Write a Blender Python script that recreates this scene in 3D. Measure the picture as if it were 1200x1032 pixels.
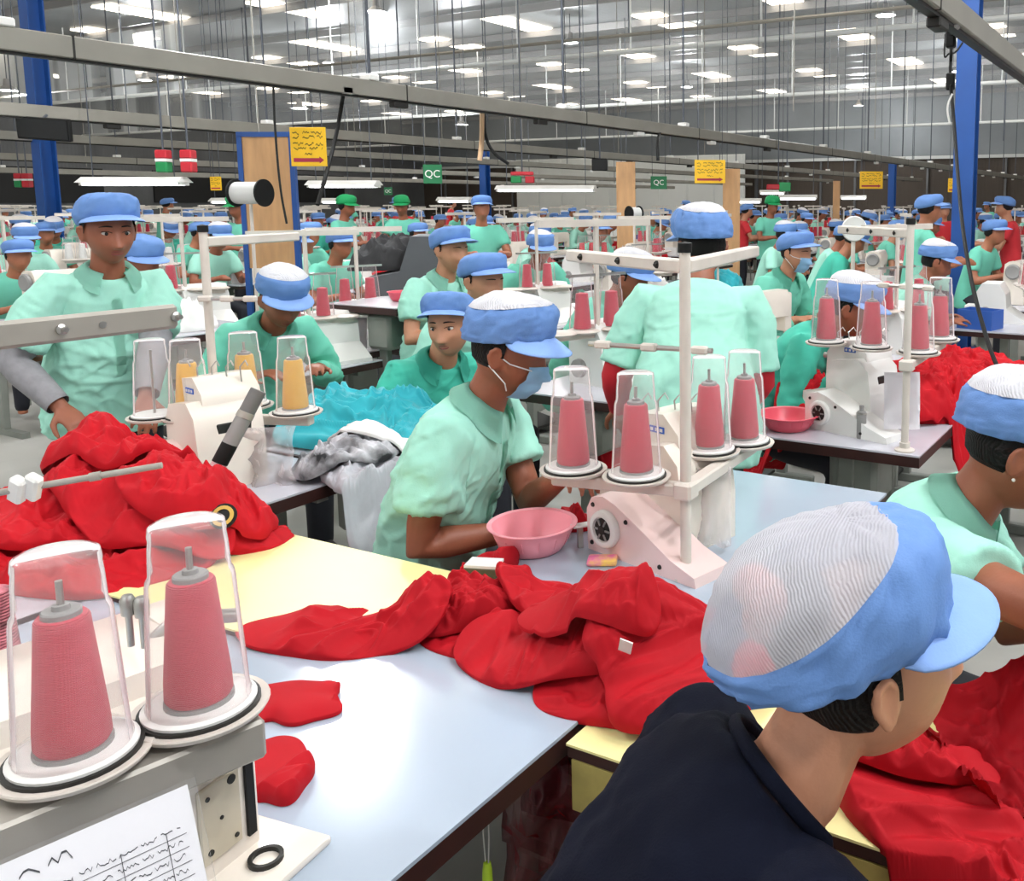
import bpy, bmesh, math, random
import numpy as np
from mathutils import Vector, Matrix, noise as mnoise

for o in list(bpy.data.objects):
    bpy.data.objects.remove(o)
scene = bpy.context.scene
C = scene.collection
PI = math.pi
rnd = random.Random(7)

# ------------------------------------------------------------------ camera
# world: X runs along the short side of the work tables, Y along the sewing lines, metres
F_PX, PPX, PPY, HORIZON, HC = 1062.0, 835.0, 369.0, 235.0, 1.60
PITCH = math.atan((PPY - HORIZON) / F_PX)
YAW = math.radians(27.5)
cam_data = bpy.data.cameras.new('camera')
cam = bpy.data.objects.new('camera', cam_data)
C.objects.link(cam)
cam.location = (0, 0, HC)
cam.rotation_euler = (PI / 2 - PITCH, 0, YAW)
cam_data.sensor_width = 36.0
cam_data.lens = F_PX * 36.0 / 1200.0
cam_data.shift_x = (600 - PPX) / 1200.0
cam_data.shift_y = -(516 - PPY) / 1200.0
cam_data.clip_start = 0.05
cam_data.clip_end = 300
scene.camera = cam

FW = (-math.sin(YAW) * math.cos(PITCH), math.cos(YAW) * math.cos(PITCH), -math.sin(PITCH))
RT = (math.cos(YAW), math.sin(YAW), 0)
UP = (-math.sin(YAW) * math.sin(PITCH), math.cos(YAW) * math.sin(PITCH), math.cos(PITCH))


def ray(x, y):
    a = (x - PPX) / F_PX
    b = (PPY - y) / F_PX
    return Vector([FW[i] + a * RT[i] + b * UP[i] for i in range(3)])


def at_z(x, y, z):
    """point of the photo pixel on the horizontal plane at height z"""
    d = ray(x, y)
    t = (z - HC) / d.z
    return Vector((d.x * t, d.y * t, z))


def at_d(x, y, t):
    """point of the photo pixel at depth t"""
    d = ray(x, y)
    return Vector((d.x * t, d.y * t, HC + d.z * t))


# ------------------------------------------------------------------ world, exposure
world = bpy.data.worlds.new('world')
scene.world = world
world.use_nodes = True
wbg = world.node_tree.nodes['Background']
wbg.inputs[0].default_value = (0.85, 0.93, 1.0, 1)
wbg.inputs[1].default_value = 0.6
scene.view_settings.view_transform = 'Standard'
scene.view_settings.look = 'None'
scene.view_settings.gamma = 1.0
scene.view_settings.use_curve_mapping = False
scene.view_settings.exposure = -0.42
LAMP_W = 480.0        # watts of one high bay lamp
SKYLIGHT = 7.0        # strength of a roof light
TUBE = 9.0            # strength of a fluorescent tube
# ------------------------------------------------------------------ helpers
def hexc(h):
    v = [int(h[i:i + 2], 16) / 255 for i in (0, 2, 4)]
    return tuple((c / 12.92 if c <= 0.04045 else ((c + 0.055) / 1.055) ** 2.4) for c in v) + (1,)


MATS = {}


def mat(name, hx, rough=0.5, metal=0.0, var=0.0, vscale=6.0, bump=0.0, bscale=60.0, coat=0.0, spec=0.5,
        emit=0.0, ehx=None, sheen=0.0, wave=None, hx2=None, stretch=None):
    if name in MATS:
        return MATS[name]
    m = bpy.data.materials.new(name)
    m.use_nodes = True
    nt = m.node_tree
    b = nt.nodes['Principled BSDF']
    b.inputs['Base Color'].default_value = hexc(hx)
    b.inputs['Roughness'].default_value = rough
    b.inputs['Metallic'].default_value = metal
    b.inputs['Coat Weight'].default_value = coat
    b.inputs['Coat Roughness'].default_value = 0.12
    b.inputs['Specular IOR Level'].default_value = spec
    b.inputs['Sheen Weight'].default_value = sheen
    if emit:
        b.inputs['Emission Color'].default_value = hexc(ehx or hx)
        b.inputs['Emission Strength'].default_value = emit
    tc = None
    if var or bump or wave:
        tc = nt.nodes.new('ShaderNodeTexCoord')
        vec = tc.outputs['Object']
        if stretch:
            mp = nt.nodes.new('ShaderNodeMapping')
            mp.inputs['Scale'].default_value = stretch
            nt.links.new(vec, mp.inputs[0])
            vec = mp.outputs[0]
    if var:
        n = nt.nodes.new('ShaderNodeTexNoise')
        n.inputs['Scale'].default_value = vscale
        n.inputs['Detail'].default_value = 5
        nt.links.new(vec, n.inputs['Vector'])
        mx = nt.nodes.new('ShaderNodeMix')
        mx.data_type = 'RGBA'
        c = hexc(hx)
        d = hexc(hx2) if hx2 else tuple(max(0, k * (1 - var)) for k in c[:3]) + (1,)
        mx.inputs[6].default_value = c
        mx.inputs[7].default_value = d
        rp = nt.nodes.new('ShaderNodeValToRGB')
        rp.color_ramp.elements[0].position = 0.38
        rp.color_ramp.elements[1].position = 0.66
        nt.links.new(n.outputs[0], rp.inputs[0])
        nt.links.new(rp.outputs[0], mx.inputs[0])
        nt.links.new(mx.outputs[2], b.inputs['Base Color'])
    if bump or wave:
        bp = nt.nodes.new('ShaderNodeBump')
        if wave:
            w = nt.nodes.new('ShaderNodeTexWave')
            w.inputs['Scale'].default_value = wave[0]
            w.bands_direction = wave[1]
            w.inputs['Distortion'].default_value = wave[2] if len(wave) > 2 else 0.0
            nt.links.new(vec, w.inputs['Vector'])
            bp.inputs['Strength'].default_value = wave[3] if len(wave) > 3 else 0.5
            nt.links.new(w.outputs['Fac'], bp.inputs['Height'])
        else:
            n2 = nt.nodes.new('ShaderNodeTexNoise')
            n2.inputs['Scale'].default_value = bscale
            n2.inputs['Detail'].default_value = 3
            nt.links.new(vec, n2.inputs['Vector'])
            bp.inputs['Strength'].default_value = bump
            nt.links.new(n2.outputs[0], bp.inputs['Height'])
        bp.inputs['Distance'].default_value = 0.01
        nt.links.new(bp.outputs[0], b.inputs['Normal'])
    MATS[name] = m
    return m


def clear(name, hx, opac, rough=0.08, ior=1.4):
    """thin clear plastic: mostly see-through, a milky film and a fresnel sheen"""
    if name in MATS:
        return MATS[name]
    m = bpy.data.materials.new(name)
    m.use_nodes = True
    nt = m.node_tree
    b = nt.nodes['Principled BSDF']
    b.inputs['Base Color'].default_value = hexc(hx)
    b.inputs['Roughness'].default_value = rough
    tr = nt.nodes.new('ShaderNodeBsdfTransparent')
    fr = nt.nodes.new('ShaderNodeFresnel')
    fr.inputs[0].default_value = ior
    ad = nt.nodes.new('ShaderNodeMath')
    ad.operation = 'ADD'
    ad.use_clamp = True
    ad.inputs[1].default_value = opac
    mx = nt.nodes.new('ShaderNodeMixShader')
    nt.links.new(fr.outputs[0], ad.inputs[0])
    nt.links.new(ad.outputs[0], mx.inputs[0])
    nt.links.new(tr.outputs[0], mx.inputs[1])
    nt.links.new(b.outputs[0], mx.inputs[2])
    nt.links.new(mx.outputs[0], nt.nodes['Material Output'].inputs[0])
    MATS[name] = m
    return m


class MB:
    """collects shapes into one mesh"""

    def __init__(self):
        self.bm = bmesh.new()

    def raw(self, verts, faces, M=None):
        vs = [self.bm.verts.new(M @ Vector(v) if M else v) for v in verts]
        for f in faces:
            try:
                self.bm.faces.new([vs[i] for i in f])
            except ValueError:
                pass
        return self

    def box(self, c, s, rz=0.0, bev=0.0, R=None, seg=1):
        M = Matrix.Translation(Vector(c)) @ (R.to_4x4() if R else Matrix.Rotation(rz, 4, 'Z'))
        r = bmesh.ops.create_cube(self.bm, size=1.0)
        vs = r['verts']
        for v in vs:
            v.co = Vector((v.co.x * s[0], v.co.y * s[1], v.co.z * s[2]))
        if bev > 0:
            es = list({e for v in vs for e in v.link_edges})
            rr = bmesh.ops.bevel(self.bm, geom=es, offset=bev, segments=seg, profile=0.5, affect='EDGES')
            vs = [v for v in set(rr['verts']) | {v for v in vs if v.is_valid}]
        for v in vs:
            v.co = M @ v.co
        return self

    def tube(self, pts, rad, seg=10, cap=True, flat=None):
        """tube through points; rad number or list; flat = (ratio list) squashes the second axis"""
        pts = [Vector(p) for p in pts]
        n = len(pts)
        if not isinstance(rad, (list, tuple)):
            rad = [rad] * n
        rings = []
        prev = None
        for i, p in enumerate(pts):
            if i == 0:
                t = pts[1] - pts[0]
            elif i == n - 1:
                t = pts[-1] - pts[-2]
            else:
                t = (pts[i + 1] - p).normalized() + (p - pts[i - 1]).normalized()
            t.normalize()
            if prev is None:
                a = Vector((0, 0, 1)) if abs(t.z) < 0.9 else Vector((1, 0, 0))
                u = t.cross(a).normalized()
            else:
                u = (prev - t * prev.dot(t)).normalized()
            prev = u
            w = t.cross(u)
            k = 1.0 if flat is None else (flat[i] if isinstance(flat, (list, tuple)) else flat)
            rings.append([self.bm.verts.new(p + (u * math.cos(2 * PI * j / seg) + w * k * math.sin(2 * PI * j / seg)) * rad[i])
                          for j in range(seg)])
        for a, b in zip(rings[:-1], rings[1:]):
            for j in range(seg):
                self.bm.faces.new((a[j], a[(j + 1) % seg], b[(j + 1) % seg], b[j]))
        if cap:
            self.bm.faces.new(rings[0][::-1])
            self.bm.faces.new(rings[-1])
        return self

    def lathe(self, prof, seg=24, M=None, closed=False):
        """profile [(r, z)] turned about z"""
        rings = []
        for r, z in prof:
            if r < 1e-6:
                v = Vector((0, 0, z))
                rings.append([self.bm.verts.new(M @ v if M else v)])
            else:
                ring = []
                for j in range(seg):
                    v = Vector((r * math.cos(2 * PI * j / seg), r * math.sin(2 * PI * j / seg), z))
                    ring.append(self.bm.verts.new(M @ v if M else v))
                rings.append(ring)
        prs = list(zip(rings[:-1], rings[1:]))
        if closed:
            prs.append((rings[-1], rings[0]))
        for a, b in prs:
            for j in range(seg):
                k = (j + 1) % seg
                if len(a) == 1 and len(b) == 1:
                    break
                if len(a) == 1:
                    f = (a[0], b[k], b[j])
                elif len(b) == 1:
                    f = (a[j], a[k], b[0])
                else:
                    f = (a[j], a[k], b[k], b[j])
                self.bm.faces.new(f)
        return self

    def prism(self, poly, z0, z1, M=None):
        """polygon in xy pulled from z0 to z1"""
        n = len(poly)
        vs = [(x, y, z0) for x, y in poly] + [(x, y, z1) for x, y in poly]
        fs = [tuple(range(n))[::-1], tuple(range(n, 2 * n))] + [(i, (i + 1) % n, n + (i + 1) % n, n + i) for i in range(n)]
        return self.raw(vs, fs, M)

    def grid(self, P, wrap=False):
        """P: rows of points"""
        R = [[self.bm.verts.new(p) for p in row] for row in P]
        for a, b in zip(R[:-1], R[1:]):
            m = len(a)
            for j in range(m if wrap else m - 1):
                self.bm.faces.new((a[j], a[(j + 1) % m], b[(j + 1) % m], b[j]))
        return R

    def mesh(self, name):
        me = bpy.data.meshes.new(name)
        bmesh.ops.recalc_face_normals(self.bm, faces=self.bm.faces)
        self.bm.to_mesh(me)
        self.bm.free()
        return me

    def build(self, name, m, parent=None, smooth=False, loc=None):
        return link(name, self.mesh(name), m, parent, smooth, loc)


def link(name, me, m, parent=None, smooth=False, loc=None):
    o = bpy.data.objects.new(name, me)
    C.objects.link(o)
    if m is not None and not me.materials:
        me.materials.append(m)
    if smooth:
        me.polygons.foreach_set('use_smooth', [True] * len(me.polygons))
        if smooth != 'all':
            me.set_sharp_from_angle(angle=math.radians(42))
    if parent is not None:
        o.parent = parent
        KIDS.setdefault(parent.name, []).append(o)
    if loc is not None:
        o.location = loc
    return o


def tag(o, label=None, cat=None, group=None, kind=None):
    if label:
        o['label'] = label
    if cat:
        o['category'] = cat
    if group:
        o['group'] = group
    if kind:
        o['kind'] = kind
    return o


def thing(name, label, cat, loc=(0, 0, 0), rz=0.0, group=None):
    o = bpy.data.objects.new(name, None)
    o.empty_display_size = 0.05
    C.objects.link(o)
    o.location = loc
    o.rotation_euler = (0, 0, rz)
    return tag(o, label, cat, group)


def dup(root, loc=None, rz=None, label=None, group=None, scale=None):
    r = root.copy()
    C.objects.link(r)
    if loc is not None:
        r.location = loc
    if rz is not None:
        r.rotation_euler = (0, 0, rz)
    if scale is not None:
        r.scale = (scale,) * 3 if not isinstance(scale, (tuple, list)) else scale
    if label:
        r['label'] = label
    if group:
        r['group'] = group
    for ch in KIDS.get(root.name, []):
        c = ch.copy()
        C.objects.link(c)
        c.parent = r
        for g in KIDS.get(ch.name, []):
            d = g.copy()
            C.objects.link(d)
            d.parent = c
    return r


KIDS = {}


def delete_tree(root):
    for ch in list(root.children):
        delete_tree(ch)
    bpy.data.objects.remove(root)


def rotm(rx=0, ry=0, rz=0):
    return Matrix.Rotation(rz, 3, 'Z') @ Matrix.Rotation(ry, 3, 'Y') @ Matrix.Rotation(rx, 3, 'X')


def text_mesh(body, size, ext=0.001):
    cu = bpy.data.curves.new('lettering', 'FONT')
    cu.body = body
    cu.size = size
    cu.extrude = ext
    cu.align_x = 'CENTER'
    cu.align_y = 'CENTER'
    o = bpy.data.objects.new('lettering', cu)
    C.objects.link(o)
    dg = bpy.context.evaluated_depsgraph_get()
    me = bpy.data.meshes.new_from_object(o.evaluated_get(dg))
    bpy.data.objects.remove(o)
    return me


# ------------------------------------------------------------------ materials
M_WHITE = mat('white_paint', 'E4E2DE', 0.45)
M_POLE = mat('stand_enamel', 'D8CEC4', 0.4, var=0.12, vscale=9)
M_BAR = mat('grey_steel_bar', 'A39D94', 0.42, 0.25, var=0.15, vscale=8)
M_STEEL = mat('bright_steel', 'B9B6B2', 0.28, 0.9)
M_DARK = mat('dark_metal', '24221F', 0.5, 0.3)
M_BLACK = mat('black_plastic', '0E0E0E', 0.55, spec=.3)
M_CREAM = mat('cream_enamel', 'E6DCD0', 0.32, var=0.06, vscale=7, coat=0.3)
M_PINKISH = mat('pale_pink_enamel', 'EBCFCB', 0.32, var=0.05, vscale=5, coat=0.3)
M_GREYPL = mat('grey_plastic', '8C8A88', 0.5)
M_TOP = mat('glossy_laminate', 'A9B5C4', 0.16, var=0.05, vscale=3, coat=0.25)
M_TOPP = mat('pale_laminate', 'C4C3CC', 0.25, var=0.07, vscale=4, coat=0.2)
M_WOODEDGE = mat('dark_wood_edge', '33130F', 0.5, var=0.3, vscale=12)
M_LEG = mat('grey_leg_paint', '8D9089', 0.5, 0.2, var=0.15)
M_YELLOW = mat('yellow_board', 'F2E7A4', 0.42, var=0.05, vscale=4)
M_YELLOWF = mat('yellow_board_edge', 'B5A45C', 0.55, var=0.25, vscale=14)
M_THREAD = mat('crimson_thread', 'C81F3E', 0.6, wave=(170, 'Z', 1.5, 0.45), sheen=0.2)
M_THREADY = mat('gold_thread', 'E9AE2C', 0.6, wave=(170, 'Z', 1.5, 0.45), sheen=0.2)
M_THREADW = mat('white_thread', 'E6E5E2', 0.6, wave=(170, 'Z', 1.5, 0.45))
M_THREADR = mat('red_thread', 'CF2A36', 0.6, wave=(170, 'Z', 1.5, 0.45))
M_CUP = clear('clear_cup_plastic', 'F1E8E8', 0.075, 0.10, 1.07)
M_FILM = clear('plastic_film', 'EFE6E6', 0.30, 0.15)
M_RED = mat('red_jersey', 'AC0818', 0.72, var=0.1, vscale=7, bump=0.04, bscale=500, spec=.22)
M_RED2 = mat('bright_red_jersey', 'BA0B1B', 0.72, var=0.1, vscale=9, bump=0.04, bscale=500, spec=.22)
M_TURQ = mat('turquoise_cloth', '17A7B4', 0.65, var=0.12, vscale=9, sheen=0.2)
M_WCLOTH = mat('white_cloth', 'E9E6E4', 0.7, var=0.06, vscale=9)
M_PAPER = mat('white_paper', 'E9E7EA', 0.6)
M_INK = mat('dark_ink', '2C2C34', 0.7)
M_BASIN = mat('pink_plastic', 'F7A3AE', 0.35, spec=0.4)
M_BASINR = mat('coral_plastic', 'E2586A', 0.35)
M_BLUE = mat('blue_column_paint', '134A93', 0.45, var=0.1, vscale=3)
# ------------------------------------------------------------------ the hall
def struct(name, mb, m, smooth=False, parent=None):
    o = mb.build(name, m, parent, smooth)
    if parent is None:
        o['kind'] = 'structure'
    return o


M_FLOOR = mat('concrete_floor', 'A8A6A0', 0.45, var=0.25, vscale=1.5)
M_ROOF = mat('foil_roof_sheet', 'B4B8BA', 0.35, 0.45, var=0.4, vscale=0.3, wave=(1.6, 'X', 0.6, 0.25))
M_SKYL = mat('roof_light_panel', 'F4EBD8', 0.5, emit=SKYLIGHT, ehx='FFF4E2')
M_WBROWN = mat('brown_sheet_wall', '4A4037', 0.7, var=0.25, vscale=0.4, wave=(2.2, 'X', 0.0, 0.5))
M_WWHITE = mat('white_wall_panel', 'D9DBD8', 0.6, var=0.08, vscale=0.4)
M_WGREY = mat('grey_sheet_wall', '6E7072', 0.6, 0.2, var=0.3, vscale=0.5, wave=(2.0, 'Y', 0.0, 0.4))
M_TRUSS = mat('white_truss_paint', 'D4D6D4', 0.5)
M_CURT = clear('hazy_roof_curtain', 'C2C6C8', 0.16, 0.4, 1.15)
M_RAIL = mat('grey_trunking', '8F8B82', 0.42, 0.3, var=0.12, vscale=3)
M_ROD = mat('hanger_rod', '4E525A', 0.5, 0.4)
M_LAMPGLOW = mat('lamp_glow', 'FFFFFF', 0.5, emit=40, ehx='EAF2FF')
M_TUBE = mat('fluorescent_tube', 'FFFFFF', 0.4, emit=TUBE, ehx='FAFCFF')

X0, X1, Y0, Y1, ZR = -46.0, 6.0, -6.0, 46.0, 6.8
struct('floor', MB().box(((X0 + X1) / 2, (Y0 + Y1) / 2, -0.1), (X1 - X0, Y1 - Y0, 0.2)), M_FLOOR)
struct('ceiling', MB().box(((X0 + X1) / 2, (Y0 + Y1) / 2, ZR + 0.05), (X1 - X0, Y1 - Y0, 0.1)), M_ROOF)
wb = MB()
wb.box(((X0 + X1) / 2, Y1 + 0.1, ZR / 2), (X1 - X0, 0.2, ZR))
struct('wall_back', wb, M_WBROWN)
struct('wall_upper', MB().box(((X0 + X1) / 2, Y1 - 0.03, (ZR + 3.85) / 2), (X1 - X0, 0.05, ZR - 3.85)), mat('grey_upper_sheet', '8C9194', .5, .2, var=.2, vscale=.4))
struct('wall_left', MB().box((X0 - 0.1, (Y0 + Y1) / 2, ZR / 2), (0.2, Y1 - Y0, ZR)), M_WGREY)
struct('wall_right', MB().box((X1 + 0.1, (Y0 + Y1) / 2, ZR / 2), (0.2, Y1 - Y0, ZR)), M_WGREY)
struct('wall_front', MB().box(((X0 + X1) / 2, Y0 - 0.1, ZR / 2), (X1 - X0, 0.2, ZR)), M_WWHITE)
# pale office front built before the back wall, with its panels
pw = struct('wall_partition', MB().box((-28.0, Y1 - 3.0, 2.0), (15.0, 0.12, 4.0)), M_WWHITE)
for i in range(9):
    MB().box((-34.6 + 1.65 * i, Y1 - 3.09, 2.05), (1.52, 0.05, 3.8), bev=0.02).build('wall_panel', M_WWHITE, pw)
for i, z in enumerate((3.75,)):
    struct('trim_%d' % (i + 1), MB().box(((X0 + X1) / 2, Y1 - 0.1, z), (X1 - X0, 0.16, 0.16)), M_TRUSS)
for i in range(26):
    MB().box((-44 + 1.9 * i, Y1 - 0.08, 1.85), (0.1, 0.12, 3.6)).build('wall_rib', M_WGREY, bpy.data.objects['wall_back'])
# dark openings along the left wall
for i in range(6):
    struct('window_or_fill_%d' % (i + 1), MB().box((X0 + 0.06, 2 + 7 * i, 2.3), (0.12, 4.6, 1.6)), mat('dark_opening', '111214', 0.6))

# glowing strips added as fill light, high in the two unseen walls
M_FILL_STRIP = mat('fill_light_strip', 'F2F4F2', 0.5, emit=1.6, ehx='F4F8FF')
for i in range(7):
    struct('window_or_fill_%d' % (i + 7), MB().box((-43 + 7.2 * i, Y0 + 0.03, 3.9), (5.4, 0.06, 1.9)), M_FILL_STRIP)
for i in range(7):
    struct('window_or_fill_%d' % (i + 14), MB().box((X1 - 0.03, -2 + 7.2 * i, 3.9), (0.06, 5.4, 1.9)), M_FILL_STRIP)

# roof lights: panels set under the roof sheet in rows
sky_me = MB().box((0, 0, 0), (0.9, 2.2, 0.03)).mesh('roof_light')
sky_me.materials.append(M_SKYL)
k = 0
roof = bpy.data.objects['ceiling']
for ix in range(12):
    for iy in range(8):
        x = -42.5 + 4.1 * ix
        y = -2.5 + 6.1 * iy + (1.6 if ix % 2 else 0)
        o = bpy.data.objects.new('roof_light', sky_me)
        C.objects.link(o)
        o.location = (x, y, ZR - 0.02)
        o.parent = roof
# purlins
for i in range(17):
    MB().box(((X0 + X1) / 2, Y0 + 1.5 + 3.05 * i, ZR - 0.12), (X1 - X0, 0.07, 0.2)).build('purlin', M_GREYPL, roof)

# trusses across the hall with a hazy curtain of foil hanging from each
for i, y in enumerate((9.2, 16.0, 24.5, 36.5)):
    tr = thing('roof_truss', ('bare white roof truss without any curtain', 'white roof truss with a hazy curtain next behind the bare one', 'white roof truss with a hazy curtain between two curtained ones', 'white roof truss with a hazy curtain closest to the brown wall')[i], 'truss', (0, y, 0), 0, 'roof trusses')
    zb = 4.6 if i else 5.6
    MB().tube([(X0 + .2, 0, zb), (X1 - .2, 0, zb)], 0.055, 8).build('bottom_chord', M_TRUSS, tr, True)
    for j in range(18):
        xa = X0 + 1 + 2.9 * j
        MB().tube([(xa, 0, zb), (xa, 0, ZR - 0.02)], 0.02, 6).build('tie_rod', M_TRUSS, tr)
    if i:
        me = MB()
        P = []
        for zz in (zb + 0.02, (zb + ZR) / 2, ZR - 0.35):
            P.append([(X0 + .3 + q * 0.5, 0.06 + 0.03 * math.sin(q * 1.3), zz) for q in range(103)])
        me.grid(P)
        me.build('curtain', M_CURT, tr, True)

# columns
def column(x, y, w, label, H=6.6):
    t = thing('steel_column', label, 'column', (x, y, 0), 0.0)
    mb = MB()
    mb.box((0, -w * .45, H / 2), (w, 0.02, H)).box((0, w * .45, H / 2), (w, 0.02, H)).box((0, 0, H / 2), (0.016, w * .88, H))
    mb.build('shaft', M_BLUE, t)
    MB().box((0, 0, 0.012), (w * 1.7, w * 1.7, 0.024)).build('base_plate', M_BLUE, t)
    for sx in (-1, 1):
        for sy in (-1, 1):
            MB().lathe([(0, .05), (.018, .05), (.018, .024), (0, .024)], 6, Matrix.Translation((sx * w * .68, sy * w * .68, 0))).build('bolt', M_STEEL, t)
    return t


pR = at_d(1130, 235, 9.6)
column(pR.x, pR.y, 0.21, 'blue steel column with a black cable drop hanging in front of it')
pL = at_d(57, 235, 13)
column(pL.x, pL.y, 0.22, 'blue steel column behind the hanging black screen')
pM = at_d(569, 235, 24)
column(pM.x, pM.y, 0.2, 'slim blue steel post beside the green checking sign', 2.9)
pS = at_d(1045, 235, 28)
column(pS.x, pS.y, 0.2, 'far blue steel post before the brown wall', 2.8)

# high bay lamps
lampm = {}


def high_bay(x, y, z=6.0, label='round high bay lamp hanging under the roof', on=True):
    t = thing('high_bay_lamp', label, 'lamp', (x, y, z), 0, 'high bay lamps under the roof')
    if not lampm:
        a = MB().lathe([(0, .28), (.07, .28), (.09, .12), (.24, 0.0), (.235, -.005), (.085, .11), (0, .11)], 20)
        lampm['s'] = a.mesh('shade')
        lampm['g'] = MB().lathe([(0, .10), (.08, .10), (.19, .012), (0, .0)], 20).mesh('bulb')
        lampm['r'] = MB().tube([(0, 0, 0), (0, 0, 1)], 0.012, 6).mesh('hanger')
    link('shade', lampm['s'], M_GREYPL, t, True)
    link('bulb', lampm['g'], M_LAMPGLOW, t, True)
    hg = link('hanger', lampm['r'], M_ROD, t, False, (0, 0, .27))
    hg.scale = (1, 1, ZR - z - .28)
    ld = lampm.get('L')
    if ld is None:
        ld = bpy.data.lights.new('high_bay_light', 'POINT')
        ld.shadow_soft_size = 0.22
        ld.energy = LAMP_W
        ld.color = (0.96, 0.98, 1.0)
        lampm['L'] = ld
    lo = bpy.data.objects.new('high_bay_light', ld)
    C.objects.link(lo)
    lo.location = (x, y, z - 0.25)
    return t


SPOTS = [(1038, 18), (1123, 84), (805, 102), (668, 50), (441, 14), (541, 146), (170, 94), (9, 106), (387, 74), (351, 127), (1006, 124)]
for (u, v) in SPOTS:
    p = at_z(u, v, 6.0)
    if p.length > 45:
        p = at_z(u, v, 4.3)
        high_bay(p.x, p.y, 4.3)
    else:
        high_bay(p.x, p.y)
for (x, y) in ((-6.59, 5.45), (1.2, 2.2), (-2.6, 7.0), (-4.5, -1.5), (2.5, 0.0), (-9.5, 1.5), (2.5, 4.5)):
    high_bay(x, y, 4.78 if x < -6 and y > 5 else 5.9, 'round high bay lamp hanging under the roof')
# ------------------------------------------------------------------ thread cones, covers, stands
TZ = 0.76            # height of the table tops
ME = {}


def cone_mesh(k):
    if 'yarn' not in ME:
        ME['yarn'] = MB().lathe([(0, .004), (.034, .004), (.0372, .010), (.0365, .030), (.0262, .150), (.0235, .1535), (0, .1535)], 28).mesh('winding')
        ME['tip'] = MB().lathe([(.0, .1530), (.0195, .1530), (.0195, .159), (.018, .1605), (.009, .1605), (.0085, .166), (0, .166)], 16).mesh('tip')
        ME['foot'] = MB().lathe([(0, 0), (.0385, 0), (.0385, .005), (0, .005)], 24).mesh('foot')
        c = MB()
        o = [(.0570, 0), (.0575, .004), (.0555, .006), (.0525, .07), (.0482, .150), (.0470, .158), (.0440, .163), (.0425, .195), (.0410, .208), (.0418, .212), (.0405, .222), (.036, .2245), (0, .2245)]
        i = [(0, .2235), (.0355, .2235), (.0395, .221), (.0400, .208), (.0415, .195), (.0430, .1645), (.0458, .157), (.0470, .149), (.0513, .07), (.0560, .0)]
        c.lathe(o + i, 32, closed=True)
        ME['cup'] = c.mesh('cup')
        ME['yarn_s'] = MB().lathe([(0, .002), (.0372, .002), (.0262, .150), (0, .155)], 12).mesh('winding')
        ME['cup_s'] = MB().lathe([(.057, 0), (.048, .155), (.0435, .162), (.041, .222), (0, .222)], 14).mesh('cup')
    return ME[k]


def thread_cone(p, label, m=None, group=None, big=True, s=1.0):
    m = m or M_THREAD
    t = thing('thread_cone', label, 'thread cone', p, rnd.uniform(0, 6), group)
    t.scale = (s, s, s)
    key = ('yarn' if big else 'yarn_s') + m.name
    if key not in ME:
        me = cone_mesh('yarn' if big else 'yarn_s').copy()
        me.materials.clear()
        me.materials.append(m)
        ME[key] = me
    link('winding', ME[key], m, t, True)
    if big:
        link('tip', cone_mesh('tip'), M_GREYPL, t, True)
        link('foot', cone_mesh('foot'), M_GREYPL, t, True)
    return t


def cone_cover(p, label, group=None, big=True, s=1.0):
    o = link('cone_cover', cone_mesh('cup' if big else 'cup_s'), M_CUP, None, True, p)
    o.scale = (s, s, s)
    return tag(o, label, 'cover', group)


def plate_part(t, x, y, z, full=True):
    """round plate with dark felt ring and a pin, under stand t, local coordinates"""
    if 'plate' not in ME:
        ME['plate'] = MB().lathe([(0, -.006), (.060, -.006), (.074, -.002), (.0775, .004), (.0765, .006), (.066, .004), (0, .004)], 36).mesh('plate')
        ME['ring'] = MB().lathe([(0.05, .004), (.067, .004), (.067, .0085), (.05, .0085)], 36, closed=True).mesh('felt_ring')
        ME['disc'] = MB().lathe([(0, .005), (.062, .005), (.063, .012), (.058, .0145), (0, .0145)], 36).mesh('disc')
        ME['pin'] = MB().tube([(0, 0, .0), (0, 0, .207)], .0038, 8).mesh('pin')
        ME['plate_s'] = MB().lathe([(0, -.006), (.060, -.006), (.076, .004), (.06, .012), (0, .0145)], 16).mesh('plate')
    if full:
        pl = link('plate', ME['plate'], M_POLE, t, True, (x, y, z))
        link('felt_ring', ME['ring'], M_DARK, pl, True)
        link('disc', ME['disc'], M_WHITE, pl, True)
        link('pin', ME['pin'], M_STEEL, t, True, (x, y, z))
    else:
        link('plate', ME['plate_s'], M_POLE, t, True, (x, y, z))


def loaded(px, py, pz, lab, m=None, cover=True, cone=True, group=None, big=True, clab=None):
    z = pz + 0.0145
    if cone:
        thread_cone((px, py, z), lab, m, group, big)
    if cover:
        cone_cover((px, py, z + .0002), clab or ('clear cup over the ' + lab), (group + ' covers') if group else None, big)


def arm(t, a, b, w=.026, h=.026, name='arm', m=None):
    """square bar between two local points"""
    a, b = Vector(a), Vector(b)
    d = b - a
    R = d.to_track_quat('X', 'Z').to_matrix()
    return MB().box((a + b) / 2, (d.length, w, h), R=R, bev=.004).build(name, m or M_POLE, t)


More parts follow.
